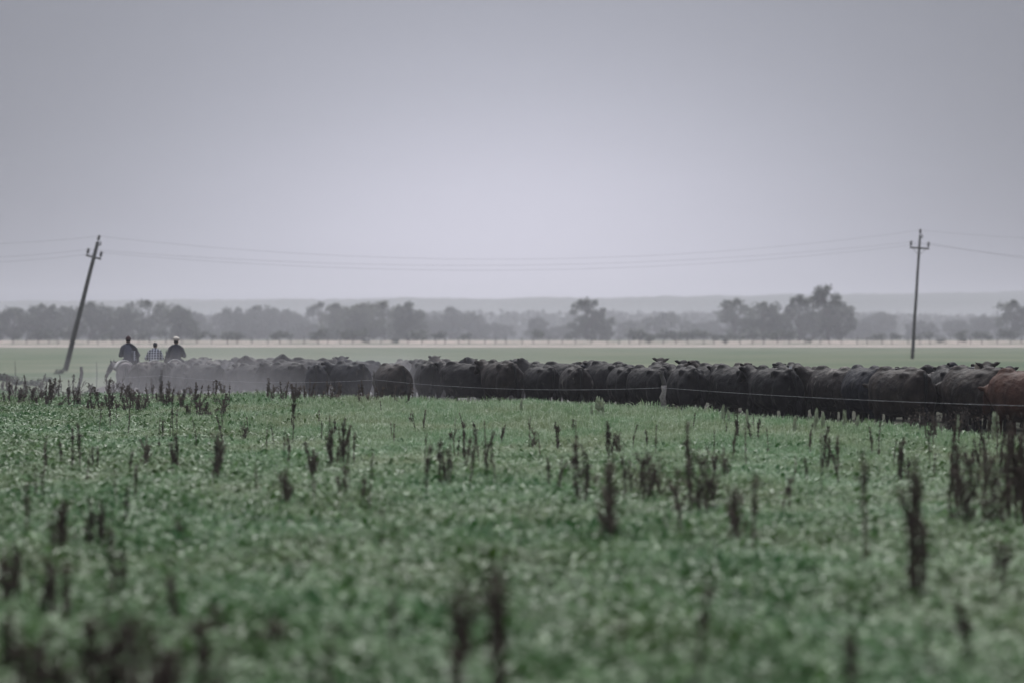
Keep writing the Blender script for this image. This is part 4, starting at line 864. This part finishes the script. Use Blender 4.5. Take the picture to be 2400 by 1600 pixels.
def stems(seed):
    rs = np.random.RandomState(seed); mb = MB()
    for _ in range(6):
        a = rs.rand() * 6.28; r = .15 * rs.rand(); b = Vector((math.cos(a) * r, math.sin(a) * r, 0)); h = .20 + .09 * rs.rand(); d = Vector((rs.normal(), rs.normal(), 0)) * .06
        sd = Vector((math.cos(a * 3), math.sin(a * 3), 0)); q1 = b + Vector((0, 0, h * .6)) + d * .5; q2 = b + Vector((0, 0, h)) + d * 1.5; q3 = q2 + d * 1.2 + Vector((0, 0, .03))
        mb.add([b - sd * .002, b + sd * .002, q1 - sd * .003, q1 + sd * .003, q2 - sd * .007, q2 + sd * .007, q3], [(0, 1, 3, 2), (2, 3, 5, 4), (4, 5, 6)])
    return mb.mesh('grass_stem', M['stem'])
gc = bpy.data.collections.new('grass_tufts')
for i in range(6): gc.objects.link(bpy.data.objects.new('tuft_a%d' % i, tuft(50 + i, 34, .31, .15, .0055, M['grass'])))
def leafy(seed, n, m):
    # rosette of broad arching leaves
    rs = np.random.RandomState(seed); V = []; F = []
    for _ in range(n):
        a = rs.rand() * 6.28; L = .13 + .10 * rs.rand(); w = .018 + .014 * rs.rand(); up = .5 + 1.0 * rs.rand(); d = np.array([math.cos(a), math.sin(a), 0]); sd = np.array([-d[1], d[0], .35 * rs.normal()]); z = np.array([0, 0, 1.]); o = d * .02 + np.array([rs.normal(), rs.normal(), 0]) * .05
        p = [o, o + d * L * .3 + z * L * .6 * up, o + d * L * .7 + z * L * .9 * up, o + d * L * 1.15 + z * L * .75 * up]; k = len(V)
        V += [p[0], p[1] - sd * w, p[1] + sd * w, p[2] - sd * w * .9, p[2] + sd * w * .9, p[3]]; F += [(k, k + 2, k + 1), (k + 1, k + 2, k + 4, k + 3), (k + 3, k + 4, k + 5)]
    mb = MB(); mb.add(V, F); return mb.mesh('leafy_tuft', m)
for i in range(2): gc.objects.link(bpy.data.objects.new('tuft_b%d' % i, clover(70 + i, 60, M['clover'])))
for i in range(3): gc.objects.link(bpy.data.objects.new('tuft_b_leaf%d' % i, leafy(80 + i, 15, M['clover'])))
for i in range(2): gc.objects.link(bpy.data.objects.new('tuft_a_stem%d' % i, stems(90 + i)))
# patch that carries the grass: the pasture up to the fence line
px = np.linspace(-260, 2660, 80); V = []; F = []; DN = []; HT = []
rows = 60
for j in range(rows):
    for p in px:
        Ye = edgeY(p); f = (j / (rows - 1)); Y = 13.2 * (Ye / 13.2) ** f; pad = (p - 1200) / FPX * Y + (p - 1200) / 1460 * 2.5
        V.append((pad, Y, tz(pad, Y))); e = (Y - 30) / (Ye - 30)
        HT.append((1 - .33 * max(0, min(1, (p - 1500) / 600))) * (.70 + .76 * max(0, min(1, (e - .35) / .55)) * (1 if p > 620 else .35 if p < 480 else .35 + .65 * (p - 480) / 140) + .30 * noise.noise((pad * .4, Y * .22, 0)) + .26 * noise.noise((pad * 1.5, Y * .6, 5))))
        DN.append(max(0, min(1, .12 + (Y - 17) / 36)) * (.25 + .75 * max(0, min(1, (p - 100) / 800))))  # broad leaf outnumbers rye near and left, lens darkening put into plant colour
n = len(px)
for j in range(rows - 1): F += [(j * n + i, j * n + i + 1, (j + 1) * n + i + 1, (j + 1) * n + i) for i in range(n - 1)]
mb = MB(); mb.add(V, F); gm = mb.mesh('grass', M['grass'])
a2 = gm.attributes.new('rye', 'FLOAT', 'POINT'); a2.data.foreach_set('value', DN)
at_ = gm.attributes.new('tall', 'FLOAT', 'POINT'); at_.data.foreach_set('value', HT)
go = link('grass', gm); tag(go, 'long green pasture grass in front of the herd', None, None, 'stuff')
ng = bpy.data.node_groups.new('grass_scatter', 'GeometryNodeTree')
ng.interface.new_socket('Geometry', in_out='INPUT', socket_type='NodeSocketGeometry'); ng.interface.new_socket('Geometry', in_out='OUTPUT', socket_type='NodeSocketGeometry')
def G(t, **k):
    n_ = ng.nodes.new(t)
    for a, b in k.items(): setattr(n_, a, b)
    return n_
gi = G('NodeGroupInput'); gout = G('NodeGroupOutput'); L_ = ng.links.new
dp = G('GeometryNodeDistributePointsOnFaces'); dp.distribute_method = 'RANDOM'; dp.inputs['Density'].default_value = 85.0; dp.inputs['Seed'].default_value = 4
L_(gi.outputs[0], dp.inputs['Mesh'])
tn = G('ShaderNodeTexNoise'); tn.inputs['Scale'].default_value = .9; tn.inputs['Detail'].default_value = 3
pm_ = G('ShaderNodeMapRange'); pm_.inputs[1].default_value = .32; pm_.inputs[2].default_value = .62; pm_.inputs[3].default_value = 26; pm_.inputs[4].default_value = 115
L_(tn.outputs[0], pm_.inputs[0]); L_(pm_.outputs[0], dp.inputs['Density'])
ci = G('GeometryNodeCollectionInfo'); ci.inputs['Collection'].default_value = gc; ci.inputs['Separate Children'].default_value = True; ci.inputs['Reset Children'].default_value = True
ip = G('GeometryNodeInstanceOnPoints'); ip.inputs['Pick Instance'].default_value = True
L_(dp.outputs['Points'], ip.inputs['Points']); L_(ci.outputs[0], ip.inputs['Instance'])
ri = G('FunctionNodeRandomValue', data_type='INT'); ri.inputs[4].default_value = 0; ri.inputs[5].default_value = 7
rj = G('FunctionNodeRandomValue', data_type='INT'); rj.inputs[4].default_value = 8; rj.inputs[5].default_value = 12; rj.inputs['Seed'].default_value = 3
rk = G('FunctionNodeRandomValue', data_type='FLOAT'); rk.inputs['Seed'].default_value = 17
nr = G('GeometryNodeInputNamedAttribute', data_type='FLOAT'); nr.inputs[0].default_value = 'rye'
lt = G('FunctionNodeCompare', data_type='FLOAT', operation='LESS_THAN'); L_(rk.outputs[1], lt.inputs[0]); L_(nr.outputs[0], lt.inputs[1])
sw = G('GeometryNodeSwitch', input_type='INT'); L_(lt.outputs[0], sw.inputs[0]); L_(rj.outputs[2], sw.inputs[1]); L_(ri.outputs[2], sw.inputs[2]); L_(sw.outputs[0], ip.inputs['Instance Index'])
rr_ = G('FunctionNodeRandomValue', data_type='FLOAT_VECTOR'); rr_.inputs[0].default_value = (-.15, -.15, 0); rr_.inputs[1].default_value = (.15, .15, 6.28); L_(rr_.outputs[0], ip.inputs['Rotation'])
na = G('GeometryNodeInputNamedAttribute', data_type='FLOAT'); na.inputs[0].default_value = 'tall'
rf = G('FunctionNodeRandomValue', data_type='FLOAT'); rf.inputs[2].default_value = .65; rf.inputs[3].default_value = 1.35; rf.inputs['Seed'].default_value = 9
ml = G('ShaderNodeMath', operation='MULTIPLY'); L_(na.outputs[0], ml.inputs[0]); L_(rf.outputs[1], ml.inputs[1])
cx = G('ShaderNodeCombineXYZ'); cx.inputs[0].default_value = 1.1; cx.inputs[1].default_value = 1.1; L_(ml.outputs[0], cx.inputs[2]); L_(cx.outputs[0], ip.inputs['Scale'])
L_(ip.outputs[0], gout.inputs[0])
md = go.modifiers.new('scatter', 'NODES'); md.node_group = ng

# ------------------------------------------------------------------ air: dust raised by the herd, haze over the plain
def volume_mat(name, col, density, g):
    m = bpy.data.materials.new(name); m.use_nodes = True; t = m.node_tree; t.nodes.clear(); o = t.nodes.new('ShaderNodeOutputMaterial'); v = t.nodes.new('ShaderNodeVolumePrincipled')
    v.inputs['Color'].default_value = (*col, 1); v.inputs['Density'].default_value = density; v.inputs['Anisotropy'].default_value = g; t.links.new(v.outputs[0], o.inputs['Volume']); return m, v
bm = bmesh.new(); bmesh.ops.create_icosphere(bm, subdivisions=4, radius=1)
for v in bm.verts: v.co.z = max(v.co.z, -.35)
me = bpy.data.meshes.new('dust_cloud'); bm.to_mesh(me); bm.free()
dm, dv = volume_mat('herd_dust', (.86, .85, .88), 0, .35); t = dm.node_tree
co = t.nodes.new('ShaderNodeTexCoord'); ln = t.nodes.new('ShaderNodeVectorMath'); ln.operation = 'LENGTH'; t.links.new(co.outputs['Object'], ln.inputs[0])
mr = t.nodes.new('ShaderNodeMapRange'); mr.interpolation_type = 'SMOOTHSTEP'; mr.inputs[1].default_value = 1.0; mr.inputs[2].default_value = .15; mr.inputs[3].default_value = 0; mr.inputs[4].default_value = 1
t.links.new(ln.outputs['Value'], mr.inputs[0])
nn = t.nodes.new('ShaderNodeTexNoise'); nn.inputs['Scale'].default_value = .30; nn.inputs['Detail'].default_value = 4; ge = t.nodes.new('ShaderNodeNewGeometry'); t.links.new(ge.outputs['Position'], nn.inputs['Vector'])
m1 = t.nodes.new('ShaderNodeMapRange'); m1.inputs[1].default_value = .36; m1.inputs[2].default_value = .64; m1.inputs[3].default_value = .12; m1.inputs[4].default_value = 1.5; t.links.new(nn.outputs['Fac'], m1.inputs[0])
mm = t.nodes.new('ShaderNodeMath'); mm.operation = 'MULTIPLY'; t.links.new(mr.outputs[0], mm.inputs[0]); t.links.new(m1.outputs[0], mm.inputs[1])
m2 = t.nodes.new('ShaderNodeMath'); m2.operation = 'MULTIPLY'; m2.inputs[1].default_value = .054; t.links.new(mm.outputs[0], m2.inputs[0]); t.links.new(m2.outputs[0], dv.inputs['Density'])
me.materials.append(dm)
o = link('dust', me, None, (-7.5, 84.5, .35)); o.scale = (17, 12.5, 2.0); o.rotation_euler = (0, 0, R(-30)); tag(o, 'pale dust raised by the left half of the herd', None, None, 'stuff')

hm, hv = volume_mat('haze', (.93, .935, 1.0), .00047, .66)
mb = MB(); mb.box((0, 1520, 33.0), (1280, 1600, 34.8)); tag(link('haze', mb.mesh('haze', hm)), kind='stuff')

mm_, mv_ = volume_mat('low_mist', (.93, .94, 1.0), 0.0012, .6)
mb = MB(); mb.box((0, 610, 5.0), (330, 95, 5.4)); tag(link('mist', mb.mesh('mist', mm_)), 'low mist lying along the foot of the far trees', None, None, 'stuff')
